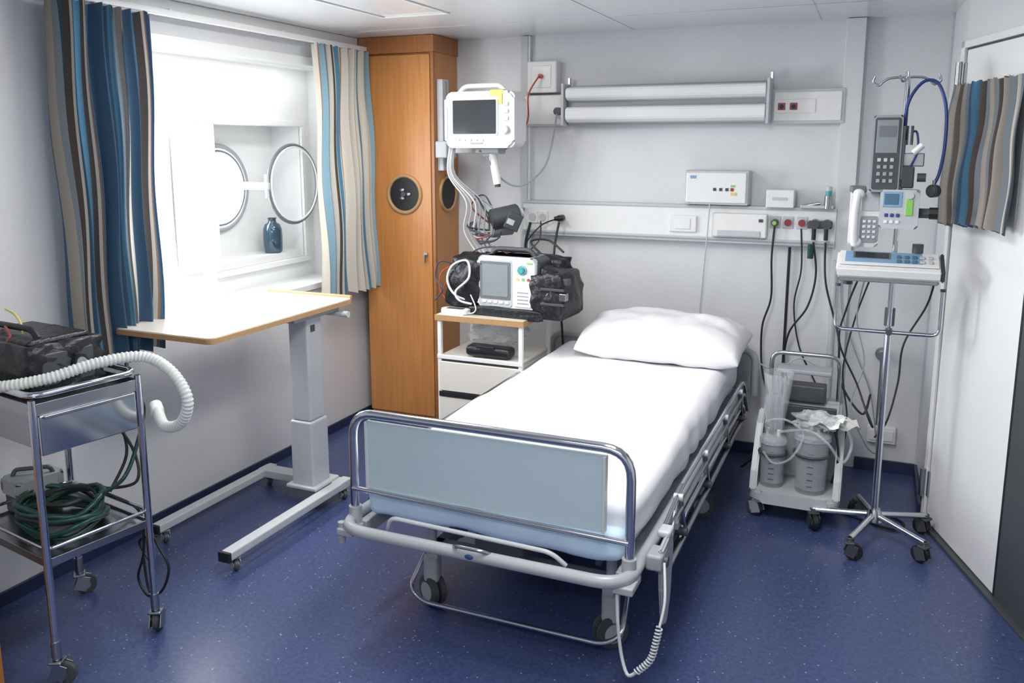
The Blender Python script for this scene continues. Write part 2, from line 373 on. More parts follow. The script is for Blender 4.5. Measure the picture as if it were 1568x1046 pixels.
# ================================================================= LOCKER
group('wooden_wardrobe')
lx0,lx1,ly=-2.68,-2.23,4.13
box('carcass',lx0,lx1,ly+.02,4.41,.0,2.10,'wood',.002)
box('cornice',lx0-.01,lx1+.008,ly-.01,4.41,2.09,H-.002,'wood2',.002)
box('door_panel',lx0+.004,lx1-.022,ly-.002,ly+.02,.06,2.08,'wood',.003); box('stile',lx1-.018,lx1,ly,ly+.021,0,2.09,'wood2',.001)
torus('vent_ring',(-2.42,ly-.004,1.33),.102,.011,'woodedge','y'); cyl('vent_dark_disc',(-2.42,ly-.004,1.33),(-2.42,ly+.0,1.33),.100,'black',n=48)  # flat black disc stands in for the darkness inside the vent
for q in range(3):
    t=q*pi/3; sph('vent_grille',(-2.42+.026*math.cos(t*2),ly-.008,1.33+.026*math.sin(t*2)),(.016,.006,.012),'steel')
cyl('vent_knob',(-2.42,ly-.02,1.33),(-2.42,ly,1.33),.014,'dgrey')
torus('vent_ring_side',(lx1+.003,4.28,1.33),.095,.010,'woodedge','x'); cyl('vent_dark_disc_side',(lx1,4.28,1.33),(lx1+.004,4.28,1.33),.094,'black',n=48)  # side vent likewise: its dark inside is a flat black disc
cyl('lock',(-2.29,ly-.012,1.0),(-2.29,ly,1.0),.012,'steel'); box('key',-2.293,-2.287,ly-.03,ly-.01,.955,1.0,'steel',.001)
# ================================================================= BACK WALL EQUIPMENT
group('wall_conduit')
box('duct',-1.825,-1.785,YB-.035,YB,.72,H-.002,'lgrey',.003); box('duct_cap',-1.785,-1.775,YB-.03,YB,.72,H-.002,'white',.002)
group('wall_column')
box('duct',-.185,-.10,YB-.045,YB,.0,H-.002,'wall',.003); box('edge',-.10,-.093,YB-.02,YB,0,H-.002,'lgrey',0); cyl('pipe',(-.165,YB-.07,.12),(-.165,YB-.07,1.05),.014,'lgrey')
group('black_wall_line'); cyl('pipe',(-.385,YB-.02,.3),(-.385,YB-.02,1.1),.007,'black')  # thin black vertical line against the back wall
group('wall_junction_box')
box('cover',-1.775,-1.605,YB-.075,YB,1.875,2.04,'white',.008); box('inner',-1.745,-1.635,YB-.08,YB-.07,1.90,2.015,'white2',.004); cyl('jack',(-1.69,YB-.1,1.96),(-1.69,YB-.07,1.96),.012,'orange')
group('bed_head_light')
box('trunking',-1.80,-.17,YB-.05,YB,1.70,1.865,'lgrey',.004)
box('trunk_cover_right',-.49,-.185,YB-.056,YB-.05,1.715,1.85,'white',.002); box('trunk_cover_left',-1.795,-1.545,YB-.056,YB-.05,1.71,1.86,'white',.002)
box('lamp_housing',-1.535,-.515,YB-.09,YB-.04,1.705,1.905,'grey',.004)
for z0,z1 in ((1.822,1.898),(1.712,1.798)):
    prism('lamp_diffuser',[(YB-.08,z0),(YB-.125,z0+.006),(YB-.148,z0+.022),(YB-.148,z1-.016),(YB-.135,z1-.004),(YB-.08,z1)],'x',-1.53,-.52,'white2',.004)
for x in (-1.545,-.51): box('end_plate',x-.006,x+.008,YB-.155,YB-.03,1.70,1.915,'lgrey',.003); box('bracket',x-.006,x+.008,YB-.05,YB-.03,1.91,1.95,'steel',.002)
for x in (-.455,-.40): box('red_socket',x-.018,x+.018,YB-.062,YB-.05,1.765,1.80,'red',.004); cyl('socket_hole',(x,YB-.064,1.782),(x,YB-.06,1.782),.011,'black')
box('socket_plate',-.49,-.30,YB-.060,YB-.055,1.75,1.815,'white',.002)
cyl('plug',(-1.60,YB-.10,1.775),(-1.60,YB-.05,1.775),.025,'white'); cyl('plug_black',(-1.585,YB-.12,1.775),(-1.585,YB-.09,1.775),.02,'dgrey')
group('medical_gas_rail')
box('trunking',-1.80,-.175,YB-.06,YB,1.135,1.30,'white2',.004); box('lower_channel',-1.80,-.175,YB-.07,YB,1.112,1.14,'lgrey',.004); box('slot',-1.79,-.18,YB-.0715,YB-.065,1.122,1.131,'grey',0); box('upper_lip',-1.80,-.175,YB-.068,YB,1.285,1.30,'lgrey',.003)
box('wall_socket',-.98,-.84,YB-.075,YB-.05,1.16,1.245,'white',.005); box('wall_socket_inner',-.95,-.87,YB-.08,YB-.07,1.175,1.23,'white2',.004)
box('call_unit',-.76,-.49,YB-.10,YB-.05,1.145,1.265,'white',.01); box('call_unit_lower',-.73,-.52,YB-.105,YB-.09,1.15,1.18,'lgrey',.004); box('call_led',-.53,-.51,YB-.104,YB-.095,1.225,1.24,'dgrey',.001)
for x in (-1.74,-1.68): box('socket',x-.03,x+.03,YB-.07,YB-.055,1.175,1.245,'white',.006); cyl('socket_face',(x,YB-.075,1.21),(x,YB-.065,1.21),.02,'lgrey')
cyl('outlet_black',(-1.57,YB-.11,1.21),(-1.57,YB-.05,1.21),.018,'dgrey'); cyl('outlet_black_tip',(-1.545,YB-.11,1.212),(-1.595,YB-.11,1.208),.012,'black')
for x,mm in ((-.455,'dgrey'),(-.395,'red'),(-.33,'red')): box('outlet_plate',x-.026,x+.026,YB-.066,YB-.055,1.195,1.255,'lgrey',.004); cyl('outlet',(x,YB-.078,1.225),(x,YB-.05,1.225),.015,mm); torus('outlet_ring',(x,YB-.068,1.225),.019,.003,'lgrey','y')
cyl('plug_in_outlet',(-.455,YB-.105,1.225),(-.455,YB-.07,1.225),.017,'dgrey'); cyl('yellow_outlet',(-.455,YB-.112,1.225),(-.455,YB-.104,1.225),.010,'green')
for x in (-.27,-.215):
    cyl('gas_body',(x,YB-.13,1.225),(x,YB-.05,1.225),.022,'dgrey'); cyl('gas_tail',(x,YB-.11,1.225),(x,YB-.11,1.15),.010,'black')
box('gas_clamp',-.30,-.19,YB-.12,YB-.06,1.205,1.24,'dgrey',.006)
cyl('gas_probe',(-.28,YB-.11,1.13),(-.28,YB-.11,1.06),.014,'dgreen')
group('oxygen_flowmeter'); cyl('meter_body',(-.215,YB-.09,1.30),(-.215,YB-.09,1.36),.018,'steel'); cyl('meter_glass',(-.215,YB-.09,1.36),(-.215,YB-.09,1.385),.014,'teal'); cyl('meter_stem',(-.25,YB-.09,1.325),(-.33,YB-.09,1.308),.008,'steel')
cyl('meter_knob',(-.215,YB-.09,1.385),(-.215,YB-.09,1.405),.015,'lgrey'); box('meter_base',-.34,-.19,YB-.10,YB-.03,1.30,1.315,'lgrey',.003)
group('alarm_control_box'); box('case',-.90,-.585,YB-.11,YB,1.305,1.475,'lgrey',.006); box('lid',-.89,-.595,YB-.118,YB-.105,1.315,1.465,'white2',.006)
for i in range(3): box('button',-.755+i*.03,-.74+i*.03,YB-.122,YB-.115,1.375,1.39,'dgrey',.001)
box('led_red',-.67,-.655,YB-.122,YB-.115,1.375,1.39,'red',.001); box('led_yellow',-.67,-.64,YB-.122,YB-.115,1.355,1.368,'yellow',.001); box('led_green',-.67,-.65,YB-.122,YB-.115,1.395,1.405,'green',.001); box('label',-.87,-.84,YB-.1195,YB-.1175,1.435,1.45,'lblue',0)
group('glove_dispenser'); box('box',-.50,-.37,YB-.11,YB-.01,1.30,1.385,'white',.004); box('box_slot',-.47,-.40,YB-.112,YB-.108,1.335,1.35,'lgrey',.001)
group('low_wall_socket'); box('plate',.03,.16,YB-.03,YB,.15,.235,'white',.005); box('face',.04,.09,YB-.035,YB-.028,.165,.22,'white2',.003); box('face_b',.10,.15,YB-.035,YB-.028,.165,.22,'white2',.003)
group('wall_valve'); cyl('valve_base',(.07,YB-.03,.60),(.07,YB,.60),.03,'steel'); cyl('valve_knob',(.07,YB-.06,.60),(.07,YB-.03,.60),.018,'steel'); cyl('valve_pipe',(.07,YB-.02,.24),(.07,YB-.02,.58),.005,'steel')
group('wall_cables')
tube('orange_lead',[(-1.69,YB-.11,1.96),(-1.73,YB-.16,1.86),(-1.72,YB-.2,1.72),(-1.76,4.1,1.60),(-1.84,4.03,1.56),(-1.90,4.0,1.57)],.0045,'orange',sm=True)
tube('grey_lead',[(-1.585,YB-.12,1.76),(-1.58,4.22,1.62),(-1.62,4.2,1.48),(-1.72,4.15,1.39),(-1.80,4.08,1.42),(-1.86,4.0,1.54)],.0045,'grey',sm=True)
tube('white_lead',[(-.77,YB-.11,1.31),(-.78,YB-.11,1.10),(-.80,YB-.06,.9),(-.81,YB-.05,.72),(-.80,YB-.05,.55)],.003,'lgrey',sm=True)
tube('black_lead_a',[(-.455,YB-.09,1.21),(-.46,YB-.1,1.05),(-.455,YB-.08,.85),(-.49,YB-.08,.7),(-.48,YB-.1,.5),(-.42,4.1,.42)],.005,'black',sm=True)
tube('black_lead_b',[(-.27,YB-.11,1.14),(-.25,YB-.1,.98),(-.28,YB-.1,.82),(-.36,YB-.1,.68),(-.37,YB-.1,.5),(-.28,4.1,.4)],.005,'black',sm=True)
tube('black_lead_c',[(-.215,YB-.11,1.14),(-.20,YB-.15,.95),(-.12,4.0,.75),(-.1,4.0,.55),(.0,3.95,.42),(.03,4.0,.5)],.005,'black',sm=True)
tube('black_lead_d',[(-1.57,YB-.11,1.19),(-1.575,4.25,1.05),(-1.56,4.22,.9),(-1.52,4.2,.75),(-1.5,4.2,.5)],.006,'black',sm=True)
tube('grey_lead_b',[(-1.68,YB-.1,1.19),(-1.66,4.25,1.10),(-1.70,4.2,1.02),(-1.60,4.18,.93),(-1.55,4.2,.8)],.004,'dgrey',sm=True)
tube('grey_lead_c',[(-1.59,YB-.1,1.205),(-1.66,4.26,1.17),(-1.72,4.2,1.07),(-1.66,4.16,.98),(-1.58,4.16,.96)],.004,'black',sm=True)
tube('green_lead',[(-1.74,YB-.1,1.18),(-1.74,4.25,1.08),(-1.72,4.2,1.0)],.008,'dgreen',sm=True)
tube('white_lead_b',[(-.56,YB-.08,.6),(-.50,YB-.1,.52),(-.40,YB-.12,.5),(-.3,YB-.1,.56),(-.18,YB-.08,.5)],.004,'lgrey',sm=True)
tube('black_lead_e',[(-.33,YB-.09,1.20),(-.32,YB-.08,1.0),(-.345,YB-.07,.82),(-.31,YB-.08,.62),(-.24,YB-.1,.48),(-.16,4.12,.40)],.004,'black',sm=True)
tube('grey_lead_e',[(-.14,YB-.08,1.0),(-.12,YB-.1,.8),(-.05,YB-.1,.62),(.03,YB-.08,.42),(.07,YB-.06,.20)],.0035,'grey',sm=True)
# ================================================================= MONITOR
group('patient_monitor',(-1.865,4.0,1.73),-.08)
prism('shell',rrect(-.205,.20,-.145,.135,.04),'y',-.06,.07,'white',.012)
prism('back',rrect(-.16,.16,-.11,.10,.03),'y',.07,.12,'white',.01)
prism('bezel',rrect(-.16,.11,-.085,.10,.012),'y',-.066,-.058,'white2',.003)
prism('screen',rrect(-.150,.10,-.075,.092,.006),'y',-.069,-.065,'screen',0)
box('alarm_bar',.06,.14,-.062,-.02,.105,.142,'yellow',.008); box('alarm_side',.112,.135,-.066,-.06,.07,.12,'yellow',.003)
tube('carry_handle',[(-.16,0,.12),(-.12,0,.165),(.09,0,.165),(.13,0,.12)],.013,'white',fil=.04)
cyl('dial',(.155,-.085,-.055),(.155,-.06,-.055),.022,'lgrey',bev=.003)
for i in range(5): cyl('key',(-.12+i*.035,-.067,-.105),(-.12+i*.035,-.06,-.105),.007,'lgrey')
for i in range(3): cbox('side_key',(.155,-.063,.07-i*.035),(.03,.008,.02),'lgrey',.004)
box('brand_strip',-.05,.02,-.066,-.06,-.125,-.118,'grey',.001); box('side_port',-.195,-.185,-.065,-.05,-.10,.06,'lgrey',.002)
box('neck',-.03,.03,.02,.06,-.19,-.14,'grey',.006); cyl('stem',(.02,.04,-.17),(.045,.05,-.33),.022,'white'); cyl('stem_cap',(.045,.05,-.33),(.046,.05,-.345),.015,'dgrey'); box('joint',-.06,.08,.0,.08,-.175,-.145,'grey',.01)
box('arm',-.34,-.02,.10,.135,-.175,-.14,'lgrey',.006)
group('monitor_wall_mount')
box('rail',-2.228,-2.19,4.16,4.235,1.46,1.95,'lgrey',.006); box('rail_groove',-2.192,-2.187,4.19,4.205,1.47,1.94,'grey',0); box('clamp',-2.21,-2.14,4.10,4.22,1.53,1.62,'lgrey',.008)
group('monitor_cables')
for i in range(5):
    dx=.025*i; tube('lead_%d'%i,[(-2.06+dx*.3,4.0,1.62),(-2.09+dx*.4,4.02,1.45),(-2.0+dx,4.05,1.30),(-2.03+dx*1.2,4.08,1.15),(-1.97+dx,4.1,1.03),(-1.90+dx*.5,4.02,.97)],.004,('white','lgrey','white','grey','grey')[i],sm=True)
for i,(mm) in enumerate(('dblue','dgrey','dgrey','orange','lgrey','dgrey','grey','dblue','dgrey','black')):
    t=i*1.05; tube('loop_%d'%i,[(-1.96,4.1,1.33),(-1.92+.06*math.cos(t),4.08,1.27+.06*math.sin(t)),(-1.86+.04*math.sin(t),4.1,1.14+.02*math.cos(2*t)),(-1.93-.02*i*.4,4.07,1.08+.01*i),(-1.97+.02*math.sin(3*t),4.1,1.2)],.004,mm,sm=True)
tube('loose_lead',[(-1.99,3.95,.97),(-2.08,3.9,1.0),(-2.10,3.88,.92),(-2.05,3.86,.86),(-2.09,3.85,.80)],.0035,'dblue',sm=True); tube('loose_lead_b',[(-1.98,3.95,1.0),(-2.06,3.88,.95),(-2.07,3.87,.86),(-2.02,3.86,.80)],.003,'orange',sm=True)
group('blood_pressure_cuff',(-1.80,4.12,1.22),0)
cyl('roll',(-.065,-.055,-.01),(.055,.04,.02),.056,'dgrey',bev=.008); cyl('roll_end',(.05,.036,.019),(.07,.053,.024),.03,'lgrey'); cyl('roll_b',(-.08,-.03,-.06),(.01,.06,-.055),.04,'grey',bev=.006); box('hook',-.01,.01,.05,YB-.05-4.12,.02,.04,'steel',.002)
box('flap',.02,.10,-.055,-.035,-.06,.03,'dgrey',.006,rot=(0,.4,.5)); box('label',.03,.07,-.062,-.055,-.03,.0,'lgrey',.002,rot=(0,.4,.5))
# ================================================================= BEDSIDE CART
group('bedside_cart')
cx0,cx1,cy0,cy1=-2.01,-1.54,3.72,4.12
box('top',cx0-.005,cx1+.005,cy0-.005,cy1,.738,.757,'cream',.003); box('top_edge',cx0-.008,cx1+.008,cy0-.009,cy0-.004,.728,.757,'woodedge',.001); box('top_edge_r',cx1+.004,cx1+.009,cy0-.005,cy1,.728,.757,'woodedge',.001)
for x in (cx0+.012,cx1-.012):
    for y in (cy0+.012,cy1-.012): box('post',x-.011,x+.011,y-.011,y+.011,.09,.738,'white2',.004)
box('shelf',cx0+.01,cx1-.01,cy0+.005,cy1-.005,.53,.545,'cream',.003); box('shelf_front',cx0,cx1,cy0-.002,cy0+.01,.528,.55,'white2',.003)
box('drawer_case',cx0+.015,cx1-.015,cy0+.02,cy1-.01,.12,.53,'cream',.003)
box('drawer_front_upper',cx0+.01,cx1-.012,cy0,cy0+.02,.36,.515,'cream',.005); box('drawer_front_lower',cx0+.01,cx1-.012,cy0,cy0+.02,.13,.33,'cream',.005); box('pull',cx0+.01,cx1-.012,cy0-.004,cy0+.01,.332,.358,'black',.001); box('drawer_gap',cx0+.01,cx1-.012,cy0+.008,cy0+.022,.515,.53,'dgrey',0)
for x in (cx0+.03,cx1-.03):
    for y in (cy0+.03,cy1-.03): caster('caster',x,y,.035,.12)
group('supplies_bag')
bm=bmesh.new(); bmesh.ops.create_icosphere(bm,subdivisions=4,radius=1)
for v in bm.verts:
    n=noise.noise(v.co*2.3)*.35+noise.noise(v.co*6)*.14; v.co*=1+n; v.co.x*=.15; v.co.y*=.10; v.co.z*=.07
fin(bm,'bag','clear2',(-1.77,3.95,.635))
group('black_pouch'); box('pouch',-1.86,-1.62,3.735,3.83,.551,.605,'nylon',.02,rot=(0,.03,.06)); box('pouch_strap',-1.80,-1.70,3.735,3.75,.58,.61,'black',.004)
group('pulse_oximeter'); prism('body',rrect(-2.0,-1.85,3.735,3.80,.02),'z',.758,.785,'white',.006); box('label',-1.97,-1.88,3.75,3.785,.784,.787,'dgrey',.002); tube('lead',[(-1.9,3.77,.775),(-1.83,3.75,.77),(-1.80,3.74,.80),(-1.86,3.8,.86)],.003,'white',sm=True)
# ================================================================= DEFIBRILLATOR
g=group('defibrillator',(-1.655,3.90,.757),-.06); g.scale=(1,1,.90)
prism('case',rrect(-.165,.165,.03,.335,.035),'y',-.10,.06,'lgrey',.012)
prism('case_side_trim',rrect(-.176,.176,.03,.335,.035),'y',-.085,.05,'dgrey',.01)
prism('front_face',rrect(-.158,.158,.04,.328,.03),'y',-.104,-.095,'white',.004)
prism('screen_bezel',rrect(-.150,.035,.055,.315,.012),'y',-.107,-.098,'lgrey',.003); prism('screen_surround',rrect(-.143,.028,.095,.305,.008),'y',-.109,-.105,'mgrey',0); prism('screen',rrect(-.128,.014,.112,.29,.006),'y',-.111,-.107,'screeng',0)
for i in range(5): cbox('softkey',(-.12+i*.032,-.108,.078),(.022,.008,.014),'white2',.004)
cyl('rotary_knob',(.09,-.125,.265),(.09,-.098,.265),.018,'teal',bev=.004); torus('knob_ring',(.09,-.104,.265),.024,.003,'lblue','y')
for i in range(3): cyl('button',(.065+i*.03,-.108,.215),(.065+i*.03,-.098,.215),.008,('yellow','green','orange')[i])
box('speaker',.05,.14,-.108,-.098,.06,.17,'white2',.01)
for i in range(4): box('speaker_slot',.065,.125,-.110,-.106,.08+i*.02,.086+i*.02,'grey',0)
box('green_tag',.115,.145,-.107,-.097,.300,.31,'green',.002)
box('bottom_trim',-.17,.17,-.115,.05,.008,.048,'nylon',.008)
tube('carry_handle',[(-.13,-.02,.31),(-.10,-.02,.365),(.10,-.02,.365),(.13,-.02,.31)],.014,'dgrey',fil=.04)
def puff(name,c,s,m,rot=None,e=.5,sd=0):
    bm=bmesh.new(); bmesh.ops.create_cube(bm,size=2); bmesh.ops.subdivide_edges(bm,edges=bm.edges[:],cuts=12,use_grid_fill=True)
    for v in bm.verts:
        q=v.co.copy(); sp=q.normalized()*1.25
        v.co=q.lerp(sp,e); n=noise.noise(v.co*2.2+Vector((sd,0,0)))*.10+noise.noise(v.co*5+Vector((sd,3,0)))*.05; v.co*=1+n
        v.co.x*=s[0]/2;v.co.y*=s[1]/2;v.co.z*=s[2]/2
    return fin(bm,name,m,c,rot,ang=180)
puff('bag_left',(-.240,.0,.165),(.20,.23,.30),'nylon',(0,.18,0),.45,1); puff('bag_right',(.230,.0,.135),(.19,.24,.25),'nylon',(0,-.08,0),.35,5)
puff('bag_back',(0,.11,.17),(.50,.14,.30),'nylon',None,.3,9); puff('bag_pocket',(.260,-.075,.09),(.12,.10,.15),'nylon',None,.45,3)
puff('bag_flap_r',(.195,-.01,.235),(.12,.14,.08),'nylon',(0,.4,0),.5,7); puff('bag_front_lip',(0,-.105,.02),(.40,.05,.06),'nylon',None,.3,4)
box('bag_base',-.27,.30,-.10,.15,.001,.035,'nylon',.012)
for z in (.09,.17): box('strap_r',.20,.325,-.135,-.12,z,z+.014,'dgrey',.003)
box('silver_clip',.30,.335,-.135,-.10,.12,.16,'steel',.004); box('silver_clip_b',.29,.335,-.11,-.07,.20,.235,'dgrey',.004)
tube('paddle_cable',[(-.17,-.07,.06),(-.26,-.14,.10),(-.32,-.13,.18),(-.29,-.13,.27),(-.21,-.12,.30),(-.19,-.14,.21),(-.26,-.15,.13),(-.24,-.15,.08),(-.18,-.13,.06)],.006,'white',sm=True)
tube('ecg_cable',[(.0,0,.34),(-.12,.0,.37),(-.24,.02,.34),(-.33,.03,.25),(-.36,0,.15),(-.38,-.02,.05)],.004,'dblue',sm=True)
tube('ecg_cable_b',[(-.03,0,.33),(-.18,.03,.36),(-.30,.0,.30),(-.37,-.02,.2),(-.40,-.05,.1)],.003,'orange',sm=True)
tube('black_cable',[(.12,.1,.31),(.02,.14,.39),(.10,.18,.40),(.2,.15,.34)],.006,'black',sm=True)
# ================================================================= BED
group('hospital_bed')
bx0,bx1=-1.50,-.58
fy=2.20
tube('footboard_frame',[(bx0,fy,.40),(bx0,fy,.76),(bx1,fy,.76),(bx1,fy,.40)],.0145,'chrome',fil=.085,res=6)
tube('footboard_lower_rail',[(bx0,fy-.01,.505),(bx1,fy-.01,.49)],.009,'chrome')
prism('footboard_panel',rrect(bx0+.055,bx1-.075,.505,.735,.004,2),'y',fy-.006,fy+.012,'panel',.002)
box('panel_clip_l',bx0+.05,bx0+.058,fy-.012,fy+.014,.51,.735,'lgrey',.001); box('panel_clip_r',bx1-.08,bx1-.072,fy-.012,fy+.014,.505,.735,'lgrey',.001)
tube('bumper_frame',[(bx0-.012,4.22,.39),(bx0-.012,2.12,.395),(bx1+.012,2.12,.395),(bx1+.012,4.22,.39)],.019,'fgrey',fil=.10,res=6)
for s,x in ((-1,bx0),(1,bx1)): cyl('corner_socket',(x,fy,.37),(x,fy,.44),.021,'fgrey'); box('corner_bracket',x-.03,x+.03,fy-.07,fy+.03,.36,.385,'fgrey',.006)
cyl('corner_bumper_l',(bx0-.022,2.15,.33),(bx0-.022,2.15,.40),.012,'grey'); sph('blue_badge',(-1.04,2.100,.398),(.014,.004,.008),'blue')
tube('sheet_hoop',[(-1.36,2.17,.395),(-1.34,2.155,.445),(-.80,2.155,.435),(-.76,2.17,.395)],.007,'lgrey',fil=.04)
tube('lifting_handle',[(-1.10,2.12,.41),(-1.08,2.10,.425),(-1.0,2.10,.425),(-.98,2.12,.41)],.006,'steel',fil=.015)
for y in (2.45,2.9,3.3,3.7,4.1): box('platform_slat',bx0+.02,bx1-.02,y-.03,y+.03,.375,.395,'grey',.003)
box('platform_side_l',bx0+.01,bx0+.04,2.2,4.2,.34,.39,'grey',.004); box('platform_side_r',bx1-.04,bx1-.01,2.2,4.2,.34,.39,'grey',.004)
def mattress(name,x0,x1,y0,y1,z0,z1,m,r,amp,sd,drape=0):
    bm=bmesh.new(); bmesh.ops.create_cube(bm,size=2); bmesh.ops.subdivide_edges(bm,edges=bm.edges[:],cuts=72,use_grid_fill=True)
    hx,hy,hz=(x1-x0)/2,(y1-y0)/2,(z1-z0)/2
    for v in bm.verts:
        q=Vector((v.co.x*hx,v.co.y*hy,v.co.z*hz))
        c=Vector((max(-hx+r,min(hx-r,q.x)),max(-hy+r,min(hy-r,q.y)),max(-hz+r,min(hz-r,q.z))))
        d=q-c
        if d.length>1e-6: q=c+d.normalized()*min(r,d.length) if d.length>r else q
        n=noise.noise(Vector((q.x*3.2,q.y*3.2+sd,q.z*8)))*amp+noise.noise(Vector((q.x*9+q.y*4,q.y*3,sd)))*amp*.5
        cr=math.sin((q.x*.8+q.y*.5)*14+3*noise.noise(Vector((q.x*2,q.y*2,sd+9))))
        n+=amp*.45*max(0,cr)**6*(.5+noise.noise(Vector((q.x*2,q.y*1.4,sd+20))))
        cr2=math.sin(q.x*30+6*noise.noise(Vector((q.x*1.5,q.y*.8,sd+31))))
        n+=amp*.35*max(0,cr2)**8*max(0,noise.noise(Vector((q.x*1.5,q.y*1.8,sd+40))))*2
        side=abs(v.co.x)>.97 or v.co.y<-.97
        if side:
            n*=1.3; n+=amp*.9*math.sin((q.y+q.x)*22+3*math.sin(q.y*5))*(.5-.5*v.co.z)
        if drape and v.co.z<-.2 and v.co.x>.97: q.z-=drape*(.5+.5*math.sin(q.y*2.2+1))*(-v.co.z)
        if d.length>1e-6: q+=d.normalized()*n
        else: q.z+=n*.8*(1 if v.co.z>0 else 0)
        v.co=q
    return fin(bm,name,m,((x0+x1)/2,(y0+y1)/2,(z0+z1)/2),ang=180)
mattress('mattress_cover',bx0+.025,bx1-.02,2.225,4.2,.395,.50,'bluesheet',.035,.006,3)
mattress('bed_sheet',bx0+.02,bx1-.002,2.27,4.215,.425,.578,'sheet',.05,.007,7,.02)
tube('headboard_frame',[(bx0-.09,4.27,.36),(bx0-.09,4.27,.585),(bx1+.075,4.27,.585),(bx1+.075,4.27,.36)],.018,'fgrey',fil=.07)
prism('headboard_panel',rrect(bx0-.07,bx1+.055,.37,.57,.03),'y',4.26,4.28,'grey',.004); box('head_cross_beam',bx0,bx1,4.20,4.25,.36,.39,'fgrey',.004)
for side,xs in (('r',bx1+.055),('l',bx0-.055)):
    s=1 if side=='r' else -1
    tube('side_rail_top_'+side,[(xs,2.50,.39),(xs,2.56,.50),(xs,4.0,.50),(xs,4.12,.39)],.009,'chrome',fil=.05)
    tube('side_rail_mid_'+side,[(xs+.010*s,2.42,.33),(xs+.010*s,2.46,.445),(xs+.010*s,3.98,.45),(xs+.010*s,4.10,.33)],.008,'steel',fil=.05)
    tube('side_rail_third_'+side,[(xs+.004*s,2.60,.29),(xs+.004*s,2.64,.385),(xs+.004*s,4.0,.39),(xs+.004*s,4.08,.29)],.008,'chrome',fil=.05)
    tube('side_rail_low_'+side,[(xs+.012*s,2.35,.325),(xs+.012*s,4.05,.33)],.010,'steel')
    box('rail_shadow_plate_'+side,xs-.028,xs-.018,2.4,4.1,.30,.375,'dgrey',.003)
    for y in (2.62,3.05,3.5,3.9):
        box('rail_link_'+side,xs-.004,xs+.016,y-.009,y+.009,.30,.51,'steel',.004,rot=(.5,0,0)); cyl('rail_pivot_'+side,(xs-.03,y,.35),(xs+.026,y,.35),.014,'dgrey'); cyl('rail_pivot_b_'+side,(xs-.01,y-.055,.49),(xs+.02,y-.055,.49),.012,'lgrey')
        box('rail_bracket_'+side,min(xs,xs-.05*s),max(xs,xs-.05*s),y-.02,y+.02,.36,.385,'fgrey',.003)
prism('rail_release_plate',[(2.28,.44),(2.40,.455),(2.43,.40),(2.41,.24),(2.37,.17),(2.34,.17),(2.31,.30)],'x',bx1+.062,bx1+.078,'fgrey',.006)
box('latch_block',bx1+.03,bx1+.08,2.26,2.34,.38,.43,'grey',.01); cyl('latch_knob',(bx1+.03,2.30,.40),(bx1+.09,2.30,.40),.016,'dgrey'); box('latch_white',bx1+.04,bx1+.08,2.36,2.42,.44,.462,'lgrey',.008); cyl('latch_lever',(bx1+.05,2.40,.45),(bx1+.06,2.62,.51),.007,'steel')
for x in (bx0+.17,bx1-.12): box('chassis_beam',x-.02,x+.02,2.40,3.95,.19,.235,'grey',.005)
for y in (2.46,3.5): box('chassis_cross',bx0+.15,bx1-.12,y-.02,y+.02,.19,.235,'grey',.005)
def arm(n,p0,p1,w=.035):
    p0,p1=Vector(p0),Vector(p1); c=(p0+p1)/2; d=p1-p0
    cbox(n,c,(w*.6,d.length,w),'grey',.004,rot=(math.atan2(d.z,d.y),0,0))
for x in (bx0+.2,bx1-.2): arm('lift_arm_a',(x,2.55,.22),(x,3.1,.36)); arm('lift_arm_b',(x,3.45,.22),(x,3.95,.36))
box('actuator',-1.10,-.98,2.7,3.3,.24,.32,'dgrey',.02); box('motor_housing',-1.18,-.90,2.62,2.78,.20,.34,'dgrey',.03); cyl('piston',(-1.04,3.3,.28),(-1.04,3.7,.33),.015,'chrome')
box('central_lock_box',-1.12,-.95,2.30,2.42,.30,.37,'dgrey',.01); box('gearbox',-1.35,-1.0,3.0,3.2,.10,.25,'dgrey',.02)
for i,(x,y,yw_) in enumerate(((-1.35,2.44,-.5),(-.70,2.44,-2.4),(-1.35,3.54,.4),(-.62,3.54,.3))):
    r=.055
    for s in (-1,1):
        ax=Vector((-math.sin(yw_),math.cos(yw_),0)); c=Vector((x,y,r))+ax*s*.016
        cyl('castor_wheel_%d'%i,c-ax*.010,c+ax*.010,r,'dgrey',bev=.004); cyl('castor_cap_%d'%i,c+ax*s*.010,c+ax*s*.014,r*.62,'grey',bev=.002)
    box('castor_housing_%d'%i,x-.028,x+.028,y-.024,y+.024,.085,.19,'fgrey',.014); cyl('castor_stem_%d'%i,(x,y,.18),(x,y,.37),.017,'fgrey')
tube('foot_brake_bar',[(-1.38,2.47,.20),(-1.40,2.36,.09),(-1.34,2.35,.055),(-.70,2.35,.055),(-.64,2.36,.09),(-.65,2.47,.20)],.008,'chrome',fil=.04)
tube('handset_cable',[(-.60,2.15,.37),(-.590,2.13,.28),(-.575,2.12,.19),(-.55,2.10,.145),(-.525,2.10,.16)],.005,'lgrey',sm=True)
coil('coiled_cable',[(-.525,2.10,.16),(-.49,2.11,.20),(-.478,2.12,.25),(-.472,2.13,.29)],.008,.0028,'lgrey',16)
tube('handset_cable_b',[(-.472,2.13,.29),(-.468,2.17,.35),(-.49,2.25,.42)],.004,'lgrey',sm=True)
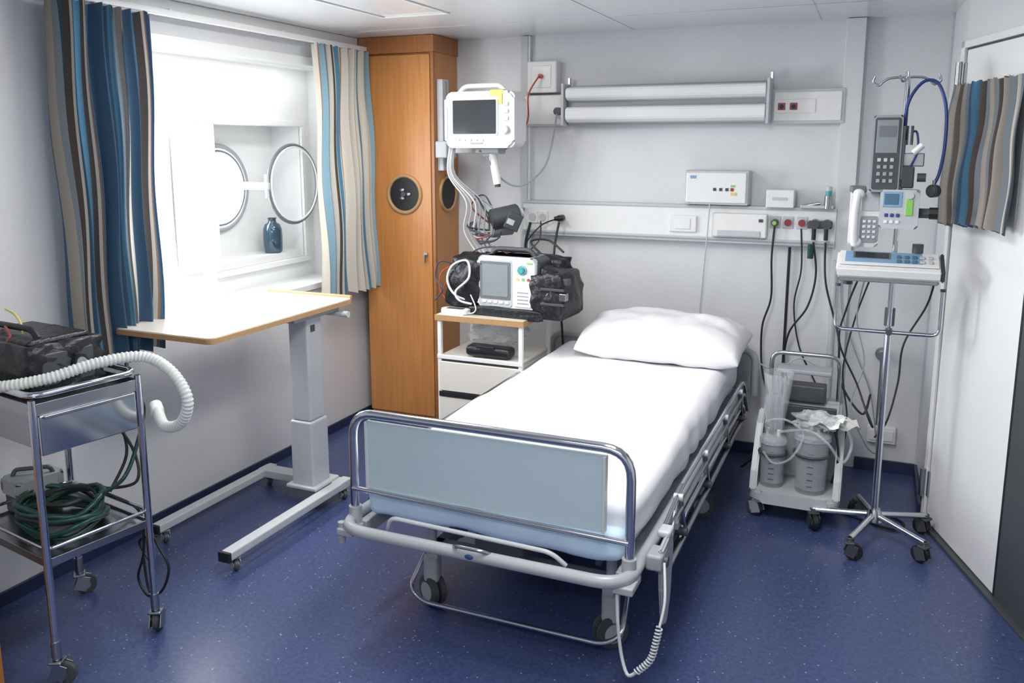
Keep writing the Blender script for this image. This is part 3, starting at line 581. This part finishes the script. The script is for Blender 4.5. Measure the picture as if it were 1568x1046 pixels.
def pillow(c,s,rot):
    cur[0]=None
    bm=bmesh.new(); n=48; G={}
    for side in (1,-1):
        for i in range(n+1):
            for j in range(n+1):
                u=-1+2*i/n; v=-1+2*j/n
                if side==-1 and (i in (0,n) or j in (0,n)): G[side,i,j]=G[1,i,j]; continue
                e=(max(0,1-abs(u)**3.6)*max(0,1-abs(v)**2.6))**.40
                x=u-.05*u*abs(u)**2*(1-abs(v))*.6
                y=v-.08*v*abs(v)**2*(1-abs(u)**3)
                z=side*e*(1 if side>0 else .45)
                z+=.10*noise.noise(Vector((u*2.3,v*2.3,side*2)))*e+.08*math.sin(u*9+v*4+2*math.sin(v*4))*e*(abs(u)**2)*.8+.07*noise.noise(Vector((u*6,v*3,5)))*e
                G[side,i,j]=bm.verts.new((x*s[0]/2,y*s[1]/2,z*s[2]*.69))
    for side in (1,-1):
        for i in range(n):
            for j in range(n):
                f=[G[side,i,j],G[side,i+1,j],G[side,i+1,j+1],G[side,i,j+1]]
                bm.faces.new(f if side>0 else f[::-1])
    o=fin(bm,'pillow','pillow',c,rot,top=True,ang=180)
    m=o.modifiers.new('s','SUBSURF'); m.levels=1; m.render_levels=1
pillow((-.915,4.015,.648),(.80,.42,.205),(.14,0,-.02))
# ================================================================= OVERBED TABLE
group('overbed_table')
def ztop(name,x0,x1,y0,y1,z0,z1,m,r): return prism(name,rrect(x0,x1,y0,y1,r),'z',z0,z1,m,.002)
ztop('top_edge',-2.615,-2.14,2.28,3.18,.898,.917,'woodedge',.025); ztop('top_surface',-2.611,-2.144,2.284,3.176,.917,.921,'cream',.023)
box('end_lip',-2.61,-2.15,3.168,3.185,.917,.932,'woodedge',.004)
tx,ty=-2.27,2.99
box('column_upper',tx-.05,tx+.05,ty-.055,ty+.055,.40,.875,'lgrey',.010); box('column_lower',tx-.058,tx+.058,ty-.063,ty+.063,.10,.40,'lgrey',.010)
box('head_plate',tx-.14,tx+.10,ty-.20,ty+.12,.872,.898,'grey',.006); box('release_lever',tx+.02,tx+.13,ty+.10,ty+.13,.85,.87,'lgrey',.008); cyl('lever_knob',(tx+.11,ty+.115,.86),(tx+.15,ty+.115,.86),.014,'lgrey'); box('side_label',tx+.0505,tx+.052,ty-.03,ty+.0,.80,.83,'dgrey',0)
box('foot_plate',tx-.08,tx+.08,ty-.08,ty+.10,.088,.105,'lgrey',.005)
box('foot_front',-2.19,-2.14,2.31,3.12,.055,.09,'lgrey',.006); box('foot_rear',-2.61,-2.565,2.38,3.12,.055,.09,'lgrey',.006); box('foot_cross',-2.61,-2.14,3.03,3.10,.052,.092,'lgrey',.006)
box('foot_cap_front',-2.193,-2.137,2.30,2.315,.052,.093,'black',.004); box('foot_cap_rear',-2.613,-2.562,2.37,2.385,.052,.093,'black',.004)
for x,y in ((-2.165,2.36),(-2.165,3.08),(-2.588,2.43),(-2.588,3.08)): caster('castor',x,y,.022,.06,'dgrey',-.6,.016)
# ================================================================= IV POLE
px,py=.075,3.59
group('iv_pole')
cyl('pole_lower',(px,py,.12),(px,py,.95),.0135,'chrome'); cyl('pole_upper',(px,py,.93),(px,py,1.87),.0095,'chrome'); cyl('collar',(px,py,.90),(px,py,.97),.019,'dgrey'); lathe('hub',(px,py,.085),[(0,.05),(.022,.05),(.03,.03),(.034,.0),(0,0)],'chrome')
for k in range(5):
    t=math.radians(-111+72*k); ex,ey=px+.235*math.cos(t),py+.235*math.sin(t)
    tube('base_leg_%d'%k,[(px,py,.11),(ex,ey,.085)],.0125,'chrome'); caster('castor_%d'%k,ex,ey,.034,.085,'black',t+2.0 if k not in (1,2) else 2.5,.022,'dgrey')
    torus('castor_ring_%d'%k,(ex,ey,.088),.012,.004,'dgrey','z')
tube('hook_bar',[(px-.115,py,1.855),(px-.12,py,1.835),(px-.10,py,1.822),(px-.085,py,1.835),(px-.06,py,1.848),(px,py,1.85),(px+.05,py,1.848),(px+.075,py,1.835),(px+.09,py,1.822),(px+.11,py,1.835),(px+.105,py,1.858)],.0045,'steel',sm=True)
tube('hook_bar_b',[(px-.03,py-.10,1.85),(px-.02,py-.09,1.83),(px,py-.05,1.845),(px,py,1.85),(px,py+.06,1.845),(px,py+.1,1.855)],.0045,'steel',sm=True)
tube('push_handle',[(px-.195,py-.06,1.06),(px-.195,py-.06,.885),(px+.175,py-.06,.885),(px+.175,py-.06,1.06)],.008,'chrome',fil=.03); cyl('handle_clamp',(px,py-.07,.885),(px,py+.01,.885),.012,'dgrey')
for s in (-.195,.175): cyl('handle_grip',(px+s,py-.06,1.055),(px+s,py-.06,1.065),.010,'dgrey')
group('scale_display',(px-.02,py-.06,1.135),0)
prism('housing',[(-.07,-.035),(.07,-.035),(.09,.0),(.07,.055),(-.08,.005)],'x',-.185,.185,'white',.008)
prism('housing_under',[(-.06,-.05),(.06,-.05),(.07,-.034),(-.068,-.034)],'x',-.175,.175,'grey',.004); prism('side_cap',[(-.07,-.037),(.07,-.037),(.092,.0),(.072,.057),(-.08,.007)],'x',.180,.192,'dgrey',.004)
sl=math.atan2(.05,.15)
cbox('face_panel',(0,-.006,.0352),(.345,.118,.004),'white2',.001,rot=(sl,0,0)); cbox('blue_panel',(-.02,.0,.0385),(.27,.095,.004),'lblue',.001,rot=(sl,0,0)); cbox('display',(-.06,.012,.0445),(.12,.045,.005),'screen',.001,rot=(sl,0,0)); cbox('display_rim',(-.06,.012,.043),(.135,.058,.004),'mgrey',.001,rot=(sl,0,0))
for i in range(5):
    for j in range(2): cbox('key',(.035+i*.027,-.033+j*.035,.033+j*.0117),(.018,.02,.006),'screenb' if i<3 else 'lgrey',.003,rot=(sl,0,0))
cyl('display_post',(.02,.05,-.25),(.02,.05,-.02),.011,'chrome'); box('mount',-.03,.06,.0,.08,-.05,-.03,'grey',.004)
cyl('foot_knob',(-.14,.0,-.07),(-.14,.0,-.04),.018,'dgrey'); cyl('side_clamp',(.10,.06,.03),(.10,.06,.09),.02,'dgrey')
group('wall_telephone',(px-.115,py-.02,1.32),.15)
prism('base',rrect(-.055,.05,-.11,.11,.015),'y',-.02,.03,'white',.006); prism('keypad_face',rrect(-.02,.045,-.09,.01,.01),'y',-.026,-.018,'grey',.002)
for i in range(3):
    for j in range(4): cbox('key',(-.005+i*.018,-.028,-.01-j*.02),(.011,.006,.011),'white2',.002)
tube('handset',[(-.035,-.045,-.095),(-.045,-.06,-.05),(-.045,-.062,.05),(-.035,-.045,.10)],.014,'white',sm=True); sph('earpiece',(-.033,-.04,.095),(.022,.02,.020),'white'); sph('mouthpiece',(-.033,-.04,-.09),(.022,.02,.020),'white')
box('dark_slot',-.02,.045,-.024,-.018,.03,.10,'lgrey',.003); cyl('clamp',(.05,.01,.0),(.11,.02,0),.012,'grey'); box('cradle_top',-.06,-.005,-.03,.03,.10,.125,'mgrey',.006)
group('infusion_pump',(px+.0,py-.06,1.36),-.05)
prism('body',rrect(-.065,.07,-.07,.075,.012),'y',-.035,.045,'lgrey',.006); box('display',-.05,.0,-.040,-.034,.02,.06,'screenb',.002); box('display_rim',-.055,.012,-.038,-.033,.01,.068,'lblue',.002); box('green_strip',.025,.05,-.040,-.034,-.02,.04,'green',.002)
for i in range(3): cbox('key',(-.04+i*.02,-.037,-.02),(.013,.006,.013),'blue',.003); cbox('key_b',(-.04+i*.02,-.037,-.045),(.013,.006,.013),'white',.003)
cyl('round_button',(.038,-.043,.055),(.038,-.035,.055),.013,'lgrey'); box('clamp',.06,.115,-.0,.03,-.03,.005,'dgrey',.005); cyl('knob',(.105,-.02,-.01),(.135,-.02,-.01),.022,'black',n=8); cyl('knob_shaft',(.08,.01,-.01),(.12,-.015,-.01),.008,'steel')
group('infusion_pump',(px-.055,py-.05,1.57),-.03)
prism('body',rrect(-.052,.05,-.145,.14,.01),'y',-.03,.04,'grey',.006); prism('face',rrect(-.045,.043,-.135,.13,.008),'y',-.035,-.028,'dgrey',.002); box('display',-.038,.036,-.038,-.034,-.0,.122,'screeng',.002); box('display_text',-.03,.028,-.0395,-.0375,.06,.10,'mgrey',0)
for i in range(3):
    for j in range(4): cbox('key',(-.023+i*.022,-.037,-.025-j*.026),(.013,.006,.014),'grey' if j else 'lgrey',.002)
box('door_latch',.045,.06,-.02,.03,-.1,.1,'mgrey',.004); cyl('clamp',(.05,.045,-.02),(.115,.05,-.02),.018,'dgrey'); cyl('knob',(.11,.0,-.09),(.14,.0,-.09),.016,'dgrey'); box('bracket',.05,.13,.02,.05,-.05,.0,'steel',.004); box('dark_clamp',.055,.10,-.02,.02,-.13,-.05,'dgrey',.006)
cyl('clip_white',(.09,-.03,-.0),(.12,-.03,.03),.012,'white'); cyl('clip_steel',(.075,-.01,.03),(.075,-.01,.10),.012,'steel')
group('stethoscope')
tube('tubing',[(px+.005,py-.03,1.62),(px+.0,py-.03,1.72),(px+.02,py-.02,1.79),(px+.06,py-.01,1.835),(px+.105,py-.01,1.82),(px+.135,py-.02,1.73),(px+.14,py-.03,1.60),(px+.13,py-.03,1.50),(px+.115,py-.03,1.455)],.006,'blue',sm=True)
tube('ear_tube_a',[(px+.005,py-.03,1.62),(px-.02,py-.04,1.66),(px-.03,py-.05,1.60),(px-.0,py-.05,1.54)],.005,'blue',sm=True); tube('ear_tube_b',[(px+.005,py-.03,1.62),(px+.04,py-.04,1.65),(px+.05,py-.05,1.58),(px+.03,py-.05,1.52)],.004,'blue',sm=True)
cyl('chest_piece',(px+.105,py-.045,1.43),(px+.125,py-.02,1.43),.024,'dgrey',bev=.004); cyl('chest_piece_stem',(px+.115,py-.03,1.44),(px+.115,py-.03,1.47),.006,'steel')
group('iv_pole_cables')
tube('lead_a',[(px-.12,py,1.09),(px-.16,py+.05,.95),(px-.18,py+.08,.8),(px-.10,py+.1,.62),(px-.05,py+.05,.50),(px-.03,py+.1,.45),(px-.08,py+.15,.55)],.004,'black',sm=True)
tube('lead_b',[(px+.15,py,1.10),(px+.13,py+.05,.98),(px+.06,py+.05,.82),(px+.05,py+.05,.66),(px+.02,py+.03,.50),(px-.02,py+.05,.42)],.004,'black',sm=True)
tube('lead_c',[(px-.1,py,1.08),(px-.12,py+.1,.9),(px-.08,py+.15,.7),(px-.12,py+.2,.5),(px-.05,py+.3,.3),(px+.0,py+.5,.2),(px+.0,py+.75,.19)],.003,'grey',sm=True)
tube('lead_d',[(px-.08,py+.02,1.08),(px-.13,py+.12,.88),(px-.16,py+.15,.66),(px-.13,py+.2,.40),(px-.18,py+.3,.12)],.0035,'black',sm=True)
tube('lead_floor',[(px-.05,py+.1,.02),(px+.05,py+.25,.006),(px+.12,py+.2,.006),(px+.08,py+.12,.006),(px-.1,py+.2,.006),(px-.2,py+.3,.006)],.005,'black',sm=True)
# ================================================================= SUCTION UNIT
group('suction_unit')
sx0,sx1,sy0,sy1=-.43,-.06,3.60,3.98
prism('base_shell',rrect(sx0,sx1,sy0,sy1,.06),'z',.075,.13,'lgrey',.012)
prism('back_housing',[(sy1-.17,.13),(sy1,.13),(sy1,.47),(sy1-.10,.48),(sy1-.17,.36)],'x',sx0+.02,sx1-.02,'grey',.012)
prism('side_wing',[(sy0+.02,.12),(sy1-.1,.12),(sy1-.1,.42),(sy0+.18,.38),(sy0+.05,.2)],'x',sx1-.03,sx1,'lgrey',.006); prism('side_wing_l',[(sy0+.02,.12),(sy1-.1,.12),(sy1-.1,.42),(sy0+.18,.38),(sy0+.05,.2)],'x',sx0,sx0+.03,'lgrey',.006)
box('control_panel',-.33,-.10,sy1-.185,sy1-.16,.38,.47,'dgrey',.004); cyl('gauge',(-.20,sy1-.20,.43),(-.20,sy1-.18,.43),.018,'grey'); cyl('red_knob',(-.15,sy1-.20,.425),(-.15,sy1-.18,.425),.010,'red'); cyl('red_knob_b',(-.255,sy1-.20,.425),(-.255,sy1-.18,.425),.010,'red')
def canister(n,x,y,z,r,h):
    lathe(n+'_jar',(x,y,z),[(0,0),(r*.86,0),(r*.9,.01),(r,h*.9),(r*1.02,h),(r*.96,h),(r*.86,.02),(0,.015)],'clear'); lathe(n+'_lid',(x,y,z+h-.005),[(0,.035),(r*.5,.035),(r*.9,.028),(r*1.08,.018),(r*1.08,0),(0,0)],'clear2')
    lathe(n+'_liner',(x,y,z+.02),[(0,0),(r*.75,0),(r*.83,h*.85),(0,h*.86)],'smoke'); cyl(n+'_port',(x+.02,y,z+h+.02),(x+.02,y,z+h+.05),.009,'white'); cyl(n+'_port_b',(x-.025,y,z+h+.02),(x-.025,y,z+h+.055),.008,'lgrey')
    for q in range(6): box(n+'_mark',x-.012,x+.012,y-r*.96,y-r*.955,z+.04+q*h*.12,z+.043+q*h*.12,'dgrey',0)
canister('canister_a',-.345,3.70,.13,.055,.20); canister('canister_b',-.185,3.69,.13,.070,.24)
torus('canister_bracket_a',(-.345,3.70,.28),.058,.006,'dgrey','z'); torus('canister_bracket_b',(-.185,3.69,.30),.073,.006,'dgrey','z')
tube('handle_loop',[(-.39,3.93,.13),(-.39,3.90,.68),(-.10,3.90,.68),(-.10,3.93,.13)],.010,'steel',fil=.05)
box('top_tray',-.36,-.13,3.84,3.95,.60,.62,'grey',.006); box('tray_device',-.32,-.15,3.85,3.93,.47,.55,'dgrey',.01)
for i in range(12):
    x=-.345+random.uniform(-.035,.035); y=3.75+random.uniform(-.03,.03)
    tube('suction_catheter_%d'%i,[(x*.9-.03,y,.34),(x,y,.48),(x+random.uniform(-.03,.03),y-.01,.61)],.004,'clear' if i%2 else 'clear2')
bm=bmesh.new(); bmesh.ops.create_cone(bm,cap_ends=False,segments=24,radius1=.035,radius2=.065,depth=.27)
for v in bm.verts: v.co.x+=noise.noise(v.co*9)*.015
fin(bm,'catheter_wrapper','clear',(-.345,3.75,.49))
bm=bmesh.new(); bmesh.ops.create_icosphere(bm,subdivisions=4,radius=1)
for v in bm.verts:
    n=noise.noise(v.co*2.3+Vector((4,0,0)))*.4+noise.noise(v.co*6)*.2; v.co*=1+n; v.co.x*=.09; v.co.y*=.07; v.co.z*=.04
fin(bm,'tubing_bag','clear2',(-.18,3.72,.435))
for k,(dx,dy,dz,rr) in enumerate(((-.08,3.73,.43,.2),(-.14,3.70,.445,-.3))):
    bm=bmesh.new(); bmesh.ops.create_grid(bm,x_segments=8,y_segments=8,size=.5)
    for v in bm.verts: v.co=Vector((v.co.x*.15,v.co.y*.11,.03*noise.noise(v.co*3+Vector((k,0,0)))))
    fin(bm,'paper_leaflet_%d'%k,'paper',(dx,dy,dz),(.15,-.1,rr),ang=180)
tube('suction_tube',[(-.165,3.69,.40),(-.12,3.66,.46),(-.06,3.66,.44),(-.03,3.68,.36),(-.06,3.62,.3),(-.12,3.60,.38),(-.20,3.62,.42),(-.32,3.68,.38)],.006,'clear',sm=True)
tube('suction_tube_b',[(-.36,3.70,.36),(-.38,3.66,.42),(-.30,3.64,.45),(-.22,3.63,.40),(-.26,3.60,.30),(-.33,3.61,.26),(-.38,3.63,.3)],.005,'clear',sm=True)
tube('black_tube',[(-.17,3.78,.46),(-.10,3.72,.40),(-.08,3.70,.28),(-.10,3.74,.16)],.005,'black',sm=True)
tube('power_lead',[(-.42,3.9,.2),(-.50,3.95,.1),(-.52,4.1,.06),(-.46,4.25,.1)],.005,'black',sm=True)
for x,y in ((sx0+.04,sy0+.04),(sx1-.1,sy0+.03),(sx0+.05,sy1-.05),(sx1-.05,sy1-.05)): caster('castor',x,y,.036,.09,'dgrey',random.uniform(0,3),.024)
# ================================================================= INSTRUMENT TROLLEY
group('instrument_trolley',(-2.36,1.795,0),math.radians(-10))
hx,hy=.225,.165
for i,(x,y) in enumerate(((hx,-hy),(hx,hy),(-hx,hy),(-hx,-hy))):
    tube('leg_%d'%i,[(x,y,.10),(x,y,.86)],.0115,'chrome'); caster('castor_%d'%i,x,y,.036,.11,'dgrey',(.6,2.2,1.,.3)[i],.02,'steel'); cyl('leg_sleeve_%d'%i,(x,y,.085),(x,y,.14),.014,'steel')
tube('gallery_rail',[(hx,-hy,.895),(hx,hy,.895),(-hx,hy,.895),(-hx,-hy,.895)],.010,'chrome',fil=.05,cyc=True)
for i,(x,y) in enumerate(((hx,-hy),(hx,hy),(-hx,hy),(-hx,-hy))): cyl('rail_post_%d'%i,(x,y,.85),(x,y,.885),.010,'chrome')
box('top_tray',-hx,hx,-hy,hy,.845,.853,'steel',.002)
for y in (-hy,hy): box('tray_lip',-hx,hx,y-.003,y+.003,.835,.872,'steel',.001)
for x in (-hx,hx): box('tray_lip_s',x-.003,x+.003,-hy,hy,.835,.872,'steel',.001)
box('drawer',-hx+.03,hx-.01,-hy+.02,hy-.02,.725,.835,'steel',.003); box('drawer_front',hx-.012,hx+.008,-hy+.015,hy-.015,.715,.835,'chrome',.004); box('drawer_pull',hx+.006,hx+.018,-.14,.14,.825,.835,'steel',.002); box('drawer_gap',hx-.012,hx-.002,-hy,hy,.832,.846,'black',0)
box('shelf',-hx,hx,-hy,hy,.385,.392,'steel',.002)
tube('shelf_rail',[(hx,-hy,.43),(hx,hy,.43),(-hx,hy,.43),(-hx,-hy,.43)],.006,'chrome',fil=.03,cyc=True)
for y in (-hy,hy): box('shelf_lip',-hx,hx,y-.003,y+.003,.375,.40,'steel',.001)
for x in (-hx,hx): box('shelf_lip_s',x-.003,x+.003,-hy,hy,.375,.40,'steel',.001)
group('portable_ventilator',(-2.43,1.81,.853),math.radians(-6))
puff('case',(0,0,.08),(.36,.24,.155),'nylon',None,.12,2); box('top_lid',-.15,.15,-.10,.10,.145,.17,'nylon',.012); box('front_panel',.168,.184,-.085,.085,.03,.13,'dgrey',.006); cyl('dial',(.18,.03,.085),(.20,.03,.085),.026,'black',bev=.003); cyl('dial_face',(.2,.03,.085),(.203,.03,.085),.017,'grey'); box('label',.183,.187,-.075,-.02,.045,.065,'paper',.001)
tube('handle',[(-.12,-.05,.165),(-.09,-.05,.192),(.09,-.05,.192),(.12,-.05,.165)],.010,'black',fil=.02)
tube('yellow_lead',[(-.16,.02,.22),(-.08,.0,.215),(.0,-.03,.20),(.06,-.06,.18)],.004,'yellow',sm=True); tube('red_lead',[(-.12,-.02,.18),(-.03,-.06,.19),(.04,-.09,.17),(.02,-.12,.13)],.004,'red',sm=True)
group('breathing_hose')
corr('hose',[(-2.60,1.62,.90),(-2.46,1.59,.895),(-2.32,1.60,.905),(-2.20,1.68,.925),(-2.12,1.78,.955),(-2.04,1.88,.96),(-1.95,1.90,.92),(-1.89,1.90,.84),(-1.93,1.91,.755),(-2.02,1.93,.725),(-2.10,1.98,.75)],.018,'hose')
cyl('end_collar',(-2.10,1.98,.745),(-2.13,2.0,.76),.021,'white')
group('green_oxygen_hose',(-2.36,1.80,.392),math.radians(-10))
for k in range(7):
    P=[]; rk=random.uniform(-.012,.012); ok=random.uniform(-.02,.02)
    for i in range(24):
        t=2*pi*i/24; P.append((.01+ok+(.145+rk+.012*math.sin(k*2+t))*math.cos(t),(.115+rk+.01*math.sin(k+2*t))*math.sin(t),.012+k*.010+.012*math.sin(t*2+k)+.01*math.sin(3*t+k*2)+.01))
    tube('loop_%d'%k,P,.0085,'dgreen' if k!=3 else 'black',cyc=True,res=3)
tube('inner_loop',[(.0,.02,.06),(.06,.04,.08),(.08,-.02,.09),(.02,-.06,.09),(-.05,-.03,.09),(-.03,.04,.10),(.05,.07,.11)],.008,'black',sm=True)
tube('rising_hose',[(.10,.06,.09),(.17,.12,.15),(.14,.2,.25),(.20,.19,.38),(.20,.15,.43),(.14,.18,.52)],.0065,'dgreen',sm=True)
tube('hanging_lead',[(.10,.10,.09),(.13,.19,.0),(.12,.2,-.15),(.06,.21,-.27),(.12,.21,-.32),(.16,.21,-.22),(.10,.2,-.12),(.19,.21,-.08)],.0045,'black',sm=True)
tube('hanging_lead_b',[(.16,.19,-.02),(.20,.2,-.10),(.24,.21,-.18),(.19,.21,-.28),(.12,.21,-.30),(.10,.21,-.18)],.0045,'black',sm=True)
tube('black_lead',[(.0,.15,.36),(.05,.19,.30),(.10,.18,.2),(.12,.1,.1)],.005,'black',sm=True)
tube('black_lead_b',[(.03,.15,.36),(.12,.19,.22),(.16,.17,.12),(.08,.1,.1)],.005,'black',sm=True)
group('suction_pump',(-2.54,1.85,.392),math.radians(-10))
prism('body',rrect(-.07,.05,-.08,.08,.02),'z',.07,.12,'grey',.01); box('foot',-.06,.04,-.07,.07,.0,.075,'dgrey',.01); tube('handle',[(-.04,-.05,.115),(-.04,-.04,.14),(.03,.04,.14),(.03,.05,.115)],.007,'dgrey',fil=.02)
group('wooden_cabinet'); box('carcass',XL+.015,-2.275,1.0,1.50,.0,.48,'wood2',.003); box('top',XL+.015,-2.265,.99,1.51,.48,.495,'wood2',.003)
# ================================================================= LIGHTS
def area(name,loc,sx,sy,E,col=(1,1,1)):
    l=bpy.data.lights.new(name,'AREA'); l.shape='RECTANGLE'; l.size=sx; l.size_y=sy; l.energy=E; l.color=col
    o=bpy.data.objects.new(name,l); COL.objects.link(o); o.location=loc; o.parent=cur[0]
    return o
def ceilinglight(name,x0,x1,y0,y1,E):
    group(name)
    for q in ((x0-.012,x0,y0-.012,y1+.012),(x1,x1+.012,y0-.012,y1+.012),(x0,x1,y0-.012,y0),(x0,x1,y1,y1+.012)): box('frame',q[0],q[1],q[2],q[3],H-.006,H,'white2',.001)
    area(name+'_lamp',((x0+x1)/2,(y0+y1)/2,H-.006),x1-x0,y1-y0,E,(1,.995,.985))
ceilinglight('unseen_fill_panel',-2.14,-1.82,2.35,3.50,20)
ceilinglight('unseen_fill_panel',-.75,-.40,1.5,2.6,32)  # unseen ceiling panel, added as fill for the room
ceilinglight('unseen_fill_panel',-1.5,.4,-.6,.3,38)  # unseen panel above and behind the view, added as front fill
group('daylight')
area('sky_light',(-3.75,3.1,1.5),2.4,1.7,260,(.95,.98,1)).rotation_euler=Vector((1,0,-.12)).to_track_quat('-Z','Z').to_euler()
area('window_pane_light',(-2.975,2.795,1.36),.59,.66,11,(.96,.98,1)).rotation_euler=Vector((1,0,0)).to_track_quat('-Z','Z').to_euler()
area('recess_fill_light',(-2.80,3.19,1.985),.05,1.5,1.8,(.97,.99,1)).rotation_euler=(0,math.radians(20),0)  # added fill that brightens the window recess; no strip lamp hangs there
w=bpy.data.worlds.new('sky'); SC.world=w; w.use_nodes=True; bg=w.node_tree.nodes['Background']; bg.inputs[0].default_value=(.9,.95,1,1); bg.inputs[1].default_value=3.
# ================================================================= CAMERA
a=math.radians(23.21); p=math.radians(9.95); f=1300.
R=Vector((math.cos(a),math.sin(a),0)); F=Vector((-math.sin(a)*math.cos(p),math.cos(a)*math.cos(p),-math.sin(p))); U=R.cross(F)
cam=bpy.data.cameras.new('camera'); co=bpy.data.objects.new('camera',cam); COL.objects.link(co)
cam.sensor_width=36; cam.lens=f/1568*36; cam.shift_y=-73/1568; cam.clip_start=.05
Mx=Matrix((R,U,-F)).transposed().to_4x4(); Mx.translation=Vector((0,0,1.6)); co.matrix_world=Mx
SC.camera=co
